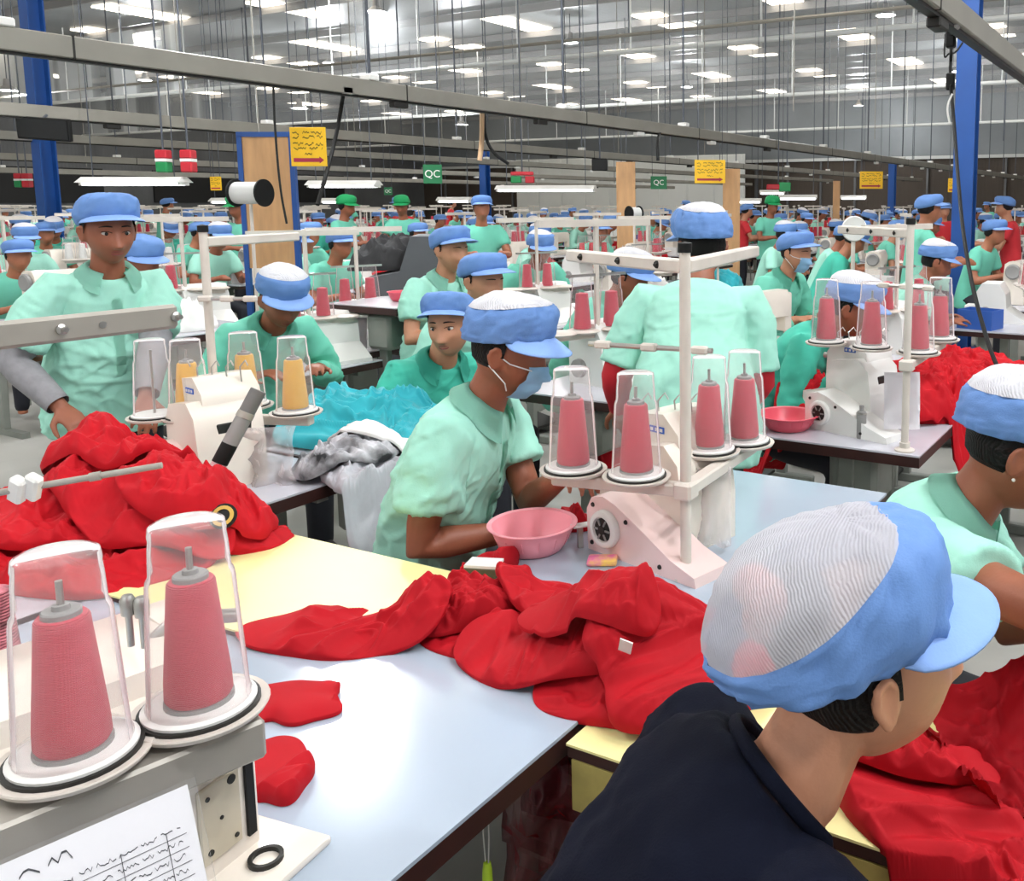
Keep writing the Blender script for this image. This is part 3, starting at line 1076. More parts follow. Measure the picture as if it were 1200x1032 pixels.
def cap_parts(root, M, front_w=45, back_w=62, side_w=55, lod=0, crown=None, band=None, seed=1, puff=1.0, brimlen=.066, gather=1.0, back_r=.126, tilt=0.0, rise=.112, drop=.018):
    """bouffant work cap: gathered band, white net crown, brim; M is the head matrix"""
    nu = 72 if lod == 0 else (36 if lod == 1 else 18)
    rim_n = 14 if lod == 0 else (9 if lod == 1 else 5)
    off = Vector((seed * 2.3, seed * 1.1, 0))
    M = M @ Matrix.Translation((0, 0, .05)) @ Matrix.Rotation(tilt, 4, 'X') @ Matrix.Translation((0, 0, -.05))

    def rmax(ph):
        f = math.cos(ph)                     # 1 front, -1 back
        s = abs(math.sin(ph))
        fb = (.112 if f > 0 else back_r * puff)
        return math.sqrt((fb * f) ** 2 + (.099 * puff * math.sin(ph)) ** 2)

    def zc(ph):
        f = math.cos(ph)
        return .070 + .024 * f

    def bw(ph):
        f = math.cos(ph)
        return math.radians(side_w + (front_w - side_w) * max(f, 0) + (back_w - side_w) * max(-f, 0))

    def pt(ph, be, wr):
        r = rmax(ph) * math.sin(be) ** .86
        hz = rise * puff if be < PI / 2 else .075
        cb = math.cos(be)
        z = zc(ph) + (.045 - zc(ph)) * max(cb, 0) ** 2 + hz * math.copysign(abs(cb) ** .92, cb)
        y0 = -.010
        q = Vector((math.sin(ph) * 3.4, math.cos(ph) * 3.4, be * 2.2)) + off
        k = 1 + wr * (.055 * mnoise.noise(q) + .075 * (.35 - abs(mnoise.noise(q * 1.7 + Vector((0, 0, be * 1.2))))) + .028 * (.3 - abs(mnoise.noise(q * 3.4))))
        return Vector((r * math.sin(ph) * k, y0 + r * math.cos(ph) * k, z * (1 + .3 * (k - 1))))

    END = math.radians(118)
    P = []
    rows = []
    ncr = rim_n
    for i in range(ncr + 1):
        P.append([M @ pt(2 * PI * j / nu, bw(2 * PI * j / nu) * (i + .35) / (ncr + .35), .8 * min(1, i / 4)) for j in range(nu)])
    mb = MB()
    R = mb.grid(P, wrap=True)
    bmesh.ops.contextual_create(mb.bm, geom=R[0])
    mb.build('cap_crown', crown or M_CAPW, root, 'all')
    P = []
    nb = rim_n + 4
    for i in range(nb + 1):
        row = []
        for j in range(nu):
            ph = 2 * PI * j / nu
            b0 = bw(ph)
            be = b0 + (END - b0) * i / nb
            p = pt(ph, be, 1.15)
            e = i / nb
            pleat = math.sin(ph * 17 + 2 * mnoise.noise(Vector((ph * 2, seed, 0)))) * (.0045 * gather * (e ** 2 + .6 * max(0, 1 - e * 3)) * (1 if math.cos(ph) < .75 else .15))
            seam = .003 * max(0, 1 - i / 1.2)
            c = Vector((0, -.01, p.z))
            d = (p - c)
            p = c + d * (1 + (pleat - seam) / max(d.length, .02))
            if i == nb:
                p = c + d * .93 + Vector((0, 0, .004))
            row.append(M @ p)
        P.append(row)
    mb = MB()
    mb.grid(P, wrap=True)
    mb.build('cap_band', band or M_CAPB, root, 'all')
    # brim
    nb2, nk = (30, 7) if lod == 0 else (14, 4)
    P1, P2 = [], []
    for i in range(nk + 1):
        r1, r2 = [], []
        for j in range(nb2 + 1):
            ph = math.radians(-78 + 156 * j / nb2)
            p = pt(ph, math.radians(112), 0)
            w = max(math.cos(ph * 90 / 78), 0) ** .62
            d = Vector((math.sin(ph) * .55, math.cos(ph) * 1.0, 0)).normalized()
            e = i / nk
            q = p + d * (brimlen * w * e - .004) + Vector((0, 0, -drop * w * e ** 1.1 - .010 * (math.sin(ph) ** 2) * e + .004))
            r1.append(M @ (q + Vector((0, 0, .0014))))
            r2.append(M @ (q - Vector((0, 0, .0014))))
        P1.append(r1)
        P2.append(r2)
    mb = MB()
    a = mb.grid(P1)
    b = mb.grid(P2)
    for j in range(nb2):
        mb.bm.faces.new((a[-1][j], a[-1][j + 1], b[-1][j + 1], b[-1][j]))
    mb.build('cap_brim', (M_BRIM if band is None else band), root, 'all')


def hair_part(root, M, lod=0, low=-.045, bun=False):
    P = []
    n = 40 if lod == 0 else 18
    for i in range(9):
        z = low + (.075 - low) * i / 8
        row = []
        for j in range(n + 1):
            ph = math.radians(82 + 196 * j / n)
            wz = math.sqrt(max(0, 1 - (z / .114) ** 2))
            r = (.083 * abs(math.sin(ph)) ** 2 + .101 * math.cos(ph) ** 2) * (.35 + .65 * wz)
            r *= 1 - .12 * max(0, -z / .05)
            edge = min(j, n - j) / n
            if i == 0:
                r -= .012
            zz = z + (.03 * max(0, .12 - edge) / .12 if i < 3 else 0)
            row.append(M @ Vector((r * math.sin(ph), r * math.cos(ph), zz)))
        P.append(row)
    mb = MB()
    mb.grid(P)
    return mb.build('hair', M_HAIR, root, 'all')


def mask_part(root, M, m=None, cords=True):
    m = m or M_MASK
    P = []
    for i in range(12):
        e = i / 11
        z = -.004 - .098 * e
        row = []
        for j in range(17):
            x = (-1 + j / 8) * (.058 - .014 * e)
            xs = max(-.052, min(.052, x * .95))
            y = max(face_y(xs * (1 - .1 * e), max(z, -.085)), (.100 - .012 * abs(e - .45)) * (1 - .75 * (x / .062) ** 2) - .022 * max(0, e - .7) / .3)
            pl = .0012 * math.sin(e * PI * 7)
            row.append(M @ Vector((x * 1.08, y + .005 + pl - .006 * max(0, e - .85) / .15, z)))
        P.append(row)
    mb = MB()
    mb.grid(P)
    o = mb.build('face_mask', m, root, 'all')
    if cords:
        for s in (-1, 1):
            for z in (-.012, -.085):
                k = 1.08 * (.056 if z > -.05 else .045)
                MB().tube([M @ Vector((s * k, face_y(.047 if z > -.05 else .04, z) + .006, z)), M @ Vector((s * .077, .03, z * .7)), M @ Vector((s * .084, -.02, .012 if z > -.05 else -.026))], .0018, 6).build('ear_loop', M_CORD, o)
    return o


def face_parts(root, M, eyes=True, look=(0, 0), lips=True):
    for s in (-1, 1):
        if eyes:
            c = Vector((s * .031, face_y(s * .031, .010) - .0105, .010))
            Mk = M @ Matrix.Translation(c)
            e = MB().lathe([(.0135 * math.sin(a), -.0135 * math.cos(a)) for a in np.linspace(0, PI, 12)], 16, Mk @ Matrix.Diagonal((1.05, 1, .50, 1))).build('eye', M_EYEW, root, True)
            Mi = Mk @ Matrix.Rotation(look[0], 4, 'Z') @ Matrix.Rotation(look[1], 4, 'X') @ Matrix.Rotation(-PI / 2, 4, 'X')
            MB().lathe([(0, .0143), (.003, .0141), (.0064, .0121), (.0064, .010), (0, .010)], 14, Mi).build('iris', M_IRIS, e, True)
            P = []
            for i in range(3):
                P.append([M @ Vector((s * .031 + .0155 * q, face_y(s * .031 + .0155 * q, .017) + .0008 + .001 * i, .0165 - .004 * q * q + .0015 * i)) for q in np.linspace(-1, 1, 9)])
            mbx = MB()
            mbx.grid(P)
            mbx.build('lash_line', M_HAIR, e)
        pts = [M @ Vector((s * (.014 + .036 * q), face_y(s * (.014 + .036 * q), .034) + .0006, .0355 + .004 * math.sin(q * 3.0) - .005 * q)) for q in np.linspace(0, 1, 7)]
        MB().tube(pts, [.0018, .0028, .003, .0028, .0024, .0018, .001], 6).build('eyebrow', M_HAIR, root, True)
    if lips:
        P = []
        for z in np.linspace(-.0705, -.0505, 9):
            wd = .021 * math.sqrt(max(.02, 1 - ((z + .0605) / .0105) ** 2))
            P.append([M @ Vector((q * wd, face_y(q * wd, z) + .0007, z)) for q in np.linspace(-1, 1, 13)])
        mb = MB()
        mb.grid(P)
        mb.build('lips', M_LIPS, root, 'all')


def hand(mb, W, d, n, s, curl=.5, lod=0):
    """hand at wrist W, pointing along d, palm facing n; s = +1 thumb on the side of d x n"""
    d = d.normalized()
    n = (n - d * n.dot(d)).normalized()
    w = d.cross(n) * s
    if lod > 1:
        mb.tube([W, W + d * .06, W + d * .13 + n * .03], [.026, .036, .018], 8)
        return
    # palm: a flattened loft
    rings = []
    for f, hw, hd in ((-.01, .024, .02), (.02, .032, .017), (.05, .039, .015), (.082, .038, .012), (.092, .034, .008)):
        rings.append((W + d * f, w, n, hw, hd))
    loft(mb, rings, 14)
    lens = (.068, .078, .072, .056)
    for k in range(4):
        b = W + d * (.084 - .004 * abs(k - 1)) + w * (.027 - .018 * k)
        c1 = curl * .7
        L = lens[k]
        d1 = (d * math.cos(c1) + n * math.sin(c1)).normalized()
        c2 = c1 + curl * 1.0
        d2 = (d * math.cos(c2) + n * math.sin(c2)).normalized()
        c3 = c2 + curl * .7
        d3 = (d * math.cos(c3) + n * math.sin(c3)).normalized()
        sp = w * (.004 * (1.5 - k))
        p1 = b + d1 * L * .45 + sp
        p2 = p1 + d2 * L * .32 + sp * .4
        p3 = p2 + d3 * L * .25
        mb.tube([b - d * .02, b, p1, p2, p3, p3 + d3 * .004], [.0095, .0092, .0088, .008, .0068, .003], 8)
    t0 = W + d * .022 + w * .024
    t1 = t0 + (d * .55 + w * .75 + n * .25).normalized() * .038
    t2 = t1 + (d * .85 + w * .25 + n * .35).normalized() * .030
    t3 = t2 + (d * .95 + n * .3).normalized() * .022
    mb.tube([t0 - w * .015, t0, t1, t2, t3, t3 + d * .004], [.014, .0145, .011, .0098, .0075, .003], 8)


def person(label, head_at, face, lean=.25, curve=.25, hyaw=0.0, hpitch=0.25, hroll=0.0, stand=False, hands=None, hints=None,
           lod=0, shirt=None, skin=None, sleeve=.62, under=None, voxel=None, cap=None, mask=False, eyes=False, brows=True,
           lips=True, collar=True, hair_low=-.045, seed=1, group=None, curl=(.5, .5), shirt_loose=1.0, neckline=None, s=1.0,
           capkw=None, has_hair=True, front=False, shoulder_w=.172, palm=None, crease=1.0):
    """one figure; head_at = world place of the middle of the head, face = heading of the body in radians"""
    skin = skin or M_SKIN
    shirt = shirt or M_MINT
    rz = face - PI / 2
    X = Vector((1, 0, 0))

    def fwd(a):
        return Vector((0, math.cos(a), -math.sin(a)))

    def upv(a):
        return Vector((0, math.sin(a), math.cos(a)))

    # spine from the pelvis up, bending forward
    n = 12
    sp = [Vector((0, 0, 0))]
    angs = []
    L = .50 * s
    for i in range(n):
        a = lean * .75 + curve * ((i + .5) / n - .25) * 1.4
        angs.append(a)
        sp.append(sp[-1] + upv(a) * (L / n))
    angs.append(angs[-1])
    neck_a = angs[-1]
    N = sp[-1]
    ha = neck_a * .55 + hpitch * .25
    Hc = N + upv(ha) * (.155 * s) + fwd(neck_a) * .018
    RH = Matrix.Rotation(hyaw, 3, 'Z') @ Matrix.Rotation(-hpitch, 3, 'X') @ Matrix.Rotation(hroll, 3, 'Y')
    # place
    R3 = Matrix.Rotation(rz, 3, 'Z')
    zp = head_at[2] - Hc.z
    if stand:
        zp = max(zp, .55)
    base = Vector((head_at[0], head_at[1], 0)) - R3 @ Vector((Hc.x, Hc.y, 0))
    up0 = Vector((0, 0, zp))
    sp = [p + up0 for p in sp]
    N = N + up0
    Hc = Hc + up0
    MH = Matrix.Translation(Hc) @ RH.to_4x4() @ Matrix.Diagonal((s, s, s, 1))
    root = thing('person', label, 'person', (base.x, base.y, 0), rz, group)

    def sx(h):
        f = h / .50 * n
        i = min(int(f), n - 1)
        i = max(i, 0)
        p = sp[i] + (sp[i + 1] - sp[i]) * (f - i)
        return p, fwd(angs[i])

    def torso(mb, extra, prof, seg=24):
        rings = []
        for h, w, d, oy in prof:
            p, f = sx(h)
            rings.append((p + f * oy, X, f, (w + extra) * s, (d + extra) * s))
        loft(mb, rings, seg)

    sw = shoulder_w * s
    Pc, fc = sx(.435)
    sh = [Pc + X * (sgn * sw) + fc * -.005 for sgn in (1, -1)]          # right, left
    l1, l2 = .275 * s, .245 * s
    arms = []
    for k in range(2):
        sg = 1 if k == 0 else -1
        T = Vector(hands[k]) if hands and hands[k] is not None else Vector((sg * .14, .36, zp + .22))
        if hands and hands[k] is not None and len(hands[k]) == 4:      # given in world space
            q = Vector(hands[k][:3]) - base
            T = R3.inverted() @ q
        hint = Vector(hints[k]) if hints and hints[k] is not None else Vector((sg * .5, -.35, -.8))
        El, T = ik(sh[k], T, l1, l2, hint)
        arms.append((sh[k], El, T))
    seg = 14 if lod < 2 else 8
    # ---- body
    b = MB()
    torso(b, -.012, [(-.09, .12, .09, 0), (0, .155, .105, 0), (.13, .135, .092, .0), (.30, .15, .1, 0), (.40, .16, .095, 0), (.455, .13, .075, -.004), (.485, .07, .06, 0), (.50, .055, .055, 0)], seg + 6)
    p0, f0 = sx(.43)
    b.tube([p0, N, N.lerp(Hc, .35) - fwd(ha) * .004, N.lerp(Hc, .62) - fwd(ha) * .006, Hc - upv(ha) * .02 - fwd(ha) * .012], [.060 * s, .057 * s, .052 * s, .051 * s, .05 * s], 16)
    add_head(b, MH, lod < 2)
    for k, (S, El, T) in enumerate(arms):
        sg = 1 if k == 0 else -1
        b.tube([S + (S - El).normalized() * .01 - X * sg * .03, S, S.lerp(El, .35), S.lerp(El, .8), El, El.lerp(T, .25), El.lerp(T, .6), T], [a * s for a in (.036, .043, .046, .041, .040, .041, .034, .0255)], seg)
        d = (T - El).normalized()
        if palm and palm[k] is not None:
            nn = Vector(palm[k])
        else:
            nn = Vector((-sg * .25, .1, -1))
        dd = (d + Vector((0, .25, -.1))).normalized()
        hand(b, T, dd, nn, -sg, curl[k], lod)
    # ---- legs
    leg = []
    for sg in (1, -1):
        hp = sp[0] + Vector((sg * .085, .0, -.02))
        if stand:
            kn = Vector((sg * .09, .03, max(zp * .52, .3)))
            an = Vector((sg * .095, -.01, .09))
        else:
            kn = Vector((sg * .11, .38, min(max(zp + .02, .40), .52)))
            an = Vector((sg * .11, .36, .09))
        leg.append((hp, kn, an))
        b.tube([hp + Vector((0, 0, .03)), hp, hp.lerp(kn, .5), kn, kn.lerp(an, .3), an, an - Vector((0, 0, .05))], [.06, .075, .062, .05, .052, .036, .036], seg)
    vox = voxel or (.006, .011, .022)[lod]
    me = remesh(b, vox, (4, 3, 1)[lod], .45)
    link('body', me, skin, root, 'all')
    # ---- trousers and shoes
    t = MB()
    rings = []
    for h, w, d in ((-.10, .11, .09), (-.06, .155, .115), (0, .168, .118), (.07, .155, .108)):
        p, f = sx(max(h, 0))
        if h < 0:
            p = sp[0] + Vector((0, 0, h))
        rings.append((p, X, f, w * s, d * s))
    loft(t, rings, 18)
    for hp, kn, an in leg:
        t.tube([hp + Vector((0, 0, .02)), hp + Vector((0, .01, -.01)), hp.lerp(kn, .5), kn, kn.lerp(an, .3), an, an - Vector((0, 0, .03))], [.085, .092, .08, .068, .066, .056, .056], seg)
    tm = remesh(t, max(vox * 1.7, .012), 2, .5, 'trousers')
    link('trousers', tm, M_TROUS, root, 'all')
    if lod < 2:
        for hp, kn, an in leg:
            q = MB()
            loft(q, [(an + Vector((0, f_, -.045 + z_)), X, Vector((0, 0, 1)), w_, d_) for f_, z_, w_, d_ in ((-.06, 0, .03, .03), (-.03, .01, .04, .045), (.05, 0, .042, .038), (.12, -.012, .044, .03), (.17, -.02, .03, .018))], 12)
            q.build('shoe', M_SHOE, root, 'all')
    # ---- shirt
    q = MB()
    lo = shirt_loose
    prof = [(-.12, .170 * lo, .125, 0), (-.05, .178 * lo, .128, 0), (.05, .168 * lo, .122 * lo, 0), (.16, .158 * lo, .116 * lo, .004), (.29, .165, .118, .004), (.38, .172, .113, 0), (.435, .165, .098, -.004), (.468, .125, .082, -.006), (.487, .085, .068, -.004)]
    rings = []
    for h, w, d, oy in prof:
        p, f = sx(max(h, 0))
        if h < 0:
            p = sp[0] + upv(angs[0] * .6) * h
        rings.append((p + f * oy, X, f, w * s, d * s))
    if neckline:
        rings.pop()
        rings.append((sx(.475)[0] - fc * .004, X, fc, .118 * s, .080 * s))
    loft(q, rings, seg + 10)
    for k, (S, El, T) in enumerate(arms):
        sg = 1 if k == 0 else -1
        if sleeve <= 1:
            E2 = S.lerp(El, sleeve)
            q.tube([S - X * sg * .06 + Vector((0, 0, -.01)), S - X * sg * .015, S.lerp(E2, .35), S.lerp(E2, .75), E2], [a * s for a in (.062, .068, .069, .069, .071)], seg)
        else:
            q.tube([S - X * sg * .06 + Vector((0, 0, -.01)), S - X * sg * .015, S.lerp(El, .4), El, El.lerp(T, .5), El.lerp(T, min(sleeve - 1, .97))], [a * s for a in (.062, .066, .060, .055, .047, .042)], seg)
    sm = remesh(q, max(vox * 1.25, .0075), (5, 3, 1)[lod], .5, 'shirt')
    if lod < 2:
        shirt_creases(sm, seed, (.014 if lod == 0 else .012) * crease, N.z + .02)
        folds(sm, .003, 11.0, seed, (1, 1, .75))
    so = link('shirt', sm, shirt, root, 'all')
    if under and sleeve <= 1:
        for k, (S, El, T) in enumerate(arms):
            mb = MB()
            mb.tube([S.lerp(El, sleeve - .12), S.lerp(El, .85), El, El.lerp(T, .25), El.lerp(T, .6), El.lerp(T, .93)], [.057, .053, .051, .050, .044, .038], 18, cap=False)
            um = mb.mesh('undersleeve')
            folds(um, .004, 22, seed + k, (1, 1, 1))
            link('undersleeve', um, under, root, 'all')
    # ---- collar
    if collar and lod < 2:
        P = []
        nn_ = 28
        for i in range(5):
            e = i / 4
            row = []
            for j in range(nn_ + 1):
                ph = math.radians(-152 + 304 * j / nn_)               # 0 = back of the neck
                fr = max(0, -math.cos(ph))
                if i == 0:
                    r, h = .066, .012
                elif i == 1:
                    r, h = .068, .036 - .016 * fr
                else:
                    k = (e - .25) / .75
                    r = .068 + .036 * k + .018 * fr * k
                    h = .038 - .016 * fr - k * (.042 + .030 * fr)
                row.append(N + X * (math.sin(ph) * r * s * 1.02) - fc * (math.cos(ph) * r * s * .95) + upv(neck_a) * (h * s - .004) + fc * .006)
            P.append(row)
        mb = MB()
        mb.grid(P)
        bmesh.ops.solidify(mb.bm, geom=mb.bm.faces[:], thickness=.003)
        mb.build('collar', shirt, root, 'all')
    if neckline:
        pts = []
        for j in range(33):
            ph = 2 * PI * j / 32
            fr = max(0, math.cos(ph))
            pts.append(sx(.472)[0] - fc * .002 + X * (math.sin(ph) * .098 * s) + fc * (math.cos(ph) * .078 * s) - upv(neck_a) * (.055 * fr - .016))
        MB().tube(pts, .009, 8, flat=.7).build('neckband', shirt, root, 'all')
    # ---- cap, hair, face
    if cap is not False:
        kw = dict(lod=lod, seed=seed)
        kw.update(capkw or {})
        cap_parts(root, MH, **kw)
    if has_hair:
        hair_part(root, MH, lod, hair_low)
    if mask:
        mask_part(root, MH, cords=lod < 2)
    if brows and lod < 2:
        face_parts(root, MH, eyes, lips=lips and not mask)
    root['_n'] = 0
    del root['_n']
    INFO[root.name] = dict(N=N, sx=sx, arms=arms, MH=MH, shirt=so, R3=R3, base=base, fc=fc, zp=zp)
    return root


INFO = {}


def stool(label, x, y, h, group=None, rz=0):
    t = thing('stool', label, 'stool', (x, y, 0), rz, group)
    MB().box((0, 0, h - .02), (.30, .30, .04), bev=.012, seg=2).build('seat', mat('stool_wood', '7A5636', .5, var=.2, vscale=12), t, True)
    for a in (-1, 1):
        for b_ in (-1, 1):
            MB().tube([(a * .12, b_ * .12, h - .04), (a * .14, b_ * .14, 0)], .013, 8).build('leg', M_LEG, t, True)
    MB().tube([(-.13, -.13, .15), (.13, -.13, .15)], .008, 6).build('stretcher', M_LEG, t)
    return t
# ------------------------------------------------------------------ tables near the camera
white = sew_table('pale blue glossy work table with a dark wooden edge in front', -2.05, -.832, -.05, 1.2, top=M_TOP, legs=True,
                  poly=[(-2.05, -.05), (-.832, -.05), (-.832, 1.195), (-1.40, 1.205), (-1.47, 1.065), (-2.05, 1.06)])
mid_t = sew_table('pale table under the pink sewing machine and basin', -1.40, -.725, 1.47, 2.485, top=M_TOP)
right_t = sew_table('pale pinkish table under the white sewing machine', -1.40, -.74, 2.905, 3.64)
left_t = sew_table('pale table carrying the gold thread stand', -2.86, -2.24, 1.42, 1.94)
heap3_t = sew_table('pale table under the far red heap near the black cable', -1.35, -.15, 3.70, 4.55)
rw_t = sew_table('pale table in front of the person with the earring', .08, .70, 1.50, 2.55)
heap2_t = sew_table('pale table under the turquoise and printed cloth', -2.75, -2.10, 1.97, 2.42)
# ------------------------------------------------------------------ rumpled cloth
HX0, HY0, HRES = -6.2, .3, .012
HNX, HNY = int(6.9 / HRES), int(5.6 / HRES)
HM = np.full((HNX, HNY), TZ, np.float64)          # what the next piece of cloth falls on


def hm_set(x0, x1, y0, y1, z):
    HM[max(0, int((x0 - HX0) / HRES)):int((x1 - HX0) / HRES), max(0, int((y0 - HY0) / HRES)):int((y1 - HY0) / HRES)] = z


def hm_sample(A, P):
    fx = np.clip((P[..., 0] - HX0) / HRES, 0, HNX - 2.001)
    fy = np.clip((P[..., 1] - HY0) / HRES, 0, HNY - 2.001)
    ix, iy = fx.astype(int), fy.astype(int)
    u, v = fx - ix, fy - iy
    return A[ix, iy] * (1 - u) * (1 - v) + A[ix + 1, iy] * u * (1 - v) + A[ix, iy + 1] * (1 - u) * v + A[ix + 1, iy + 1] * u * v


def blur(A, n):
    for ax in (0, 1):
        c = np.cumsum(np.pad(A, [(n + 1, n) if a == ax else (0, 0) for a in (0, 1)], mode='edge'), axis=ax)
        k = 2 * n + 1
        A = (c[k:, :] - c[:-k, :]) / k if ax == 0 else (c[:, k:] - c[:, :-k]) / k
    return A


def garment(name, label, cx, cy, a, b, rot, h, seed, m, nf=26, amp=.028, group=None, nr=60, nt=190, cat='cloth', bl=4, wob=.16, power=2.2, off=.004, poly=None, zmin=None, expand=True):
    rg = random.Random(seed)
    th = np.linspace(0, 2 * PI, nt, endpoint=False)
    o = np.ones(nt)
    for k in range(2, 8):
        o += wob * rg.uniform(-1, 1) / k ** .85 * np.sin(k * th + rg.uniform(0, 6))
    rho = np.concatenate([np.linspace(0.02, 1, nr) ** .8, [.985]])
    RR, TT = np.meshgrid(rho, th, indexing='ij')
    OO = np.broadcast_to(o, RR.shape)
    lx, ly = a * RR * np.cos(TT) * OO, b * RR * np.sin(TT) * OO
    co, si = math.cos(rot), math.sin(rot)
    P = np.stack([cx + lx * co - ly * si, cy + lx * si + ly * co], -1)
    L = np.stack([lx, ly], -1)
    F = fold_field(L, rg, max(a, b), nf, amp)
    edge = np.clip((1 - RR) / .10, 0, 1) ** .5
    base = np.maximum(hm_sample(blur(HM, bl), P), hm_sample(HM, P) - .006)
    Z = base + off + h * (1 - RR ** power) + F * (.30 + .70 * edge) + .004
    Z[-1] = base[-1] + .001
    if zmin is not None:
        Z = np.maximum(Z, zmin)
    # write back
    ix = np.clip(((P[..., 0] - HX0) / HRES).astype(int), 1, HNX - 2).ravel()
    iy = np.clip(((P[..., 1] - HY0) / HRES).astype(int), 1, HNY - 2).ravel()
    z = Z.ravel()
    for dx in (-1, 0, 1):
        for dy in (-1, 0, 1):
            np.maximum.at(HM, (ix + dx, iy + dy), z)
    V = np.concatenate([P, Z[..., None]], -1)
    n_r = len(rho)
    org = np.array([cx, cy, float(np.min(Z))])
    verts = [tuple(v) for v in (V.reshape(-1, 3) - org)]
    faces = []
    for i in range(n_r - 1):
        for j in range(nt):
            k = (j + 1) % nt
            faces.append((i * nt + j, i * nt + k, (i + 1) * nt + k, (i + 1) * nt + j))
    c = len(verts)
    verts.append(tuple(np.mean(V[0], 0) - org))
    faces += [(c, (j + 1) % nt, j) for j in range(nt)]
    me = bpy.data.meshes.new(name)
    me.from_pydata(verts, [], faces)
    me.update()
    ob = link(name, me, m, None, 'all', tuple(org))
    return tag(ob, label, cat, group)


def gpix(name, label, u, v, z, a, b, rot, h, seed, m, **k):
    p = at_z(u, v, z)
    return garment(name, label, p.x, p.y, a, b, rot, h, seed, m, **k)


# surfaces: gaps between the tables drop away so that cloth hangs over the edges
hm_set(-6.3, 1, 0, 7, .45)
hm_set(-2.05, -.832, .3, 1.2, TZ)
hm_set(-2.1, .4, 1.07, 1.46, TZ - .008)
hm_set(-2.05, -1.47, 1.07, 1.46, TZ + .008)
hm_set(-1.40, -.725, 1.47, 2.485, TZ)
hm_set(-1.40, -.74, 2.905, 3.70, TZ)
hm_set(-1.40, -.15, 3.68, 4.55, TZ)
hm_set(-2.86, -2.1, 1.42, 3.0, TZ)
hm_set(-3.3, -2.0, .3, 1.42, TZ)
HM = np.maximum(blur(HM, 2), HM)



def mound(u, v, z, a, b, rot, h):
    """a heap under the cloth"""
    global HM
    p = at_z(u, v, z)
    X_, Y_ = np.meshgrid(HX0 + HRES * np.arange(HNX), HY0 + HRES * np.arange(HNY), indexing='ij')
    dx, dy = X_ - p.x, Y_ - p.y
    uu = (dx * math.cos(rot) + dy * math.sin(rot)) / a
    vv = (-dx * math.sin(rot) + dy * math.cos(rot)) / b
    HM = HM + h * np.exp(-(uu * uu + vv * vv) ** 1.3)


# heap on the middle table
mound(650, 725, TZ, .17, .08, .1, .02)
mound(775, 790, TZ, .15, .11, .4, .015)
gpix('red_garment', 'red jersey piece at the bottom of the heap below the pink basin', 655, 740, .77, .30, .16, .1, .004, 11, M_RED, nf=44, amp=.012)
gpix('red_garment', 'red jersey piece hanging down over the bench behind the navy t-shirt', 765, 790, .77, .21, .16, .4, .004, 12, M_RED, nf=44, amp=.015)
gpix('red_garment', 'red jersey piece with dark gathered folds at the end of the yellow board', 548, 725, .77, .12, .085, .6, .02, 13, M_RED, nf=30, amp=.026)
gpix('red_garment', 'red jersey piece spread over the corner of the pale blue table', 655, 778, .77, .19, .10, .2, .004, 14, M_RED, nf=26, amp=.016)
gpix('red_garment', 'broad smooth red jersey piece on top of the heap', 655, 715, .80, .16, .08, -.25, .008, 15, M_RED, nf=12, amp=.020)
gpix('red_garment', 'red jersey piece folded beside the post of the thread stand', 790, 755, .78, .17, .095, .6, .004, 16, M_RED, nf=36, amp=.015)
gpix('red_garment', 'red jersey piece draped low behind the cap of the person in navy', 800, 790, .79, .17, .13, 1.0, .006, 17, M_RED, nf=36, amp=.018)
gpix('red_garment', 'narrow red jersey strip twisted across the heap', 690, 768, .80, .15, .055, -.1, .010, 18, M_RED, nf=22, amp=.020)
# on the pale blue table
gpix('red_garment', 'flat red sleeve lying between yellow board and pale blue table', 405, 737, .775, .20, .095, .42, .010, 21, M_RED, nf=14, amp=.022, wob=.13, power=4)
gpix('red_garment', 'small red scrap with a peak beside the thread cone', 335, 820, .77, .088, .072, .3, .012, 22, M_RED, nf=10, amp=.034, wob=.25, power=4)
gpix('red_garment', 'small red scrap lying flat below the peaked scrap', 318, 902, .765, .088, .055, -.6, .008, 23, M_RED, nf=10, amp=.018, wob=.24, power=4)
# big heap on the left
mound(110, 600, TZ, .42, .25, .2, .07)
mound(230, 595, TZ, .24, .16, .3, .06)
mound(120, 545, .86, .24, .14, .2, .04)
for q, (u, v, z, a, b, rt_, h, lab) in enumerate((
        (100, 640, .78, .38, .22, .2, .008, 'red jersey piece lowest in the heap beside the clamp rod'),
        (255, 615, .80, .21, .15, .4, .010, 'red jersey piece ending in a printed badge on the yellow board'),
        (50, 605, .84, .28, .18, .5, .008, 'red jersey piece behind the clear cone cover'),
        (165, 595, .86, .30, .13, .1, .008, 'red jersey piece stretched across the heap below the rod'),
        (235, 590, .88, .17, .11, .7, .010, 'red jersey piece with gathered ruffles on the heap'),
        (140, 552, .91, .24, .11, .2, .008, 'red jersey piece under the striped printed cloth'))):
    gpix('red_garment', lab, u, v, z, a, b, rt_, h, 31 + q, M_RED2, nf=44, amp=.028)
gpix('red_garment', 'red jersey piece held up by the standing person in grey undersleeves', 155, 508, .95, .18, .07, .3, .02, 38, M_RED2, nf=14, amp=.028)
# behind the basin, under the forearms
gpix('red_garment', 'red jersey piece being sewn behind the pink basin', 640, 600, .79, .13, .07, .2, .02, 41, M_RED, nf=16, amp=.03)
gpix('red_garment', 'red jersey piece sliding off the table in front of the masked person', 560, 655, .76, .10, .12, .9, .01, 42, M_RED, nf=18, amp=.026)
# right: on the yellow bench
gpix('red_garment', 'red jersey piece trailing over the yellow bench beside the navy t-shirt', 1085, 950, .77, .26, .085, -.6, .008, 45, M_RED, nf=24, amp=.026)
gpix('red_garment', 'red jersey piece bunched on the yellow bench below the chin', 1050, 885, .77, .17, .09, .2, .012, 46, M_RED, nf=26, amp=.028)
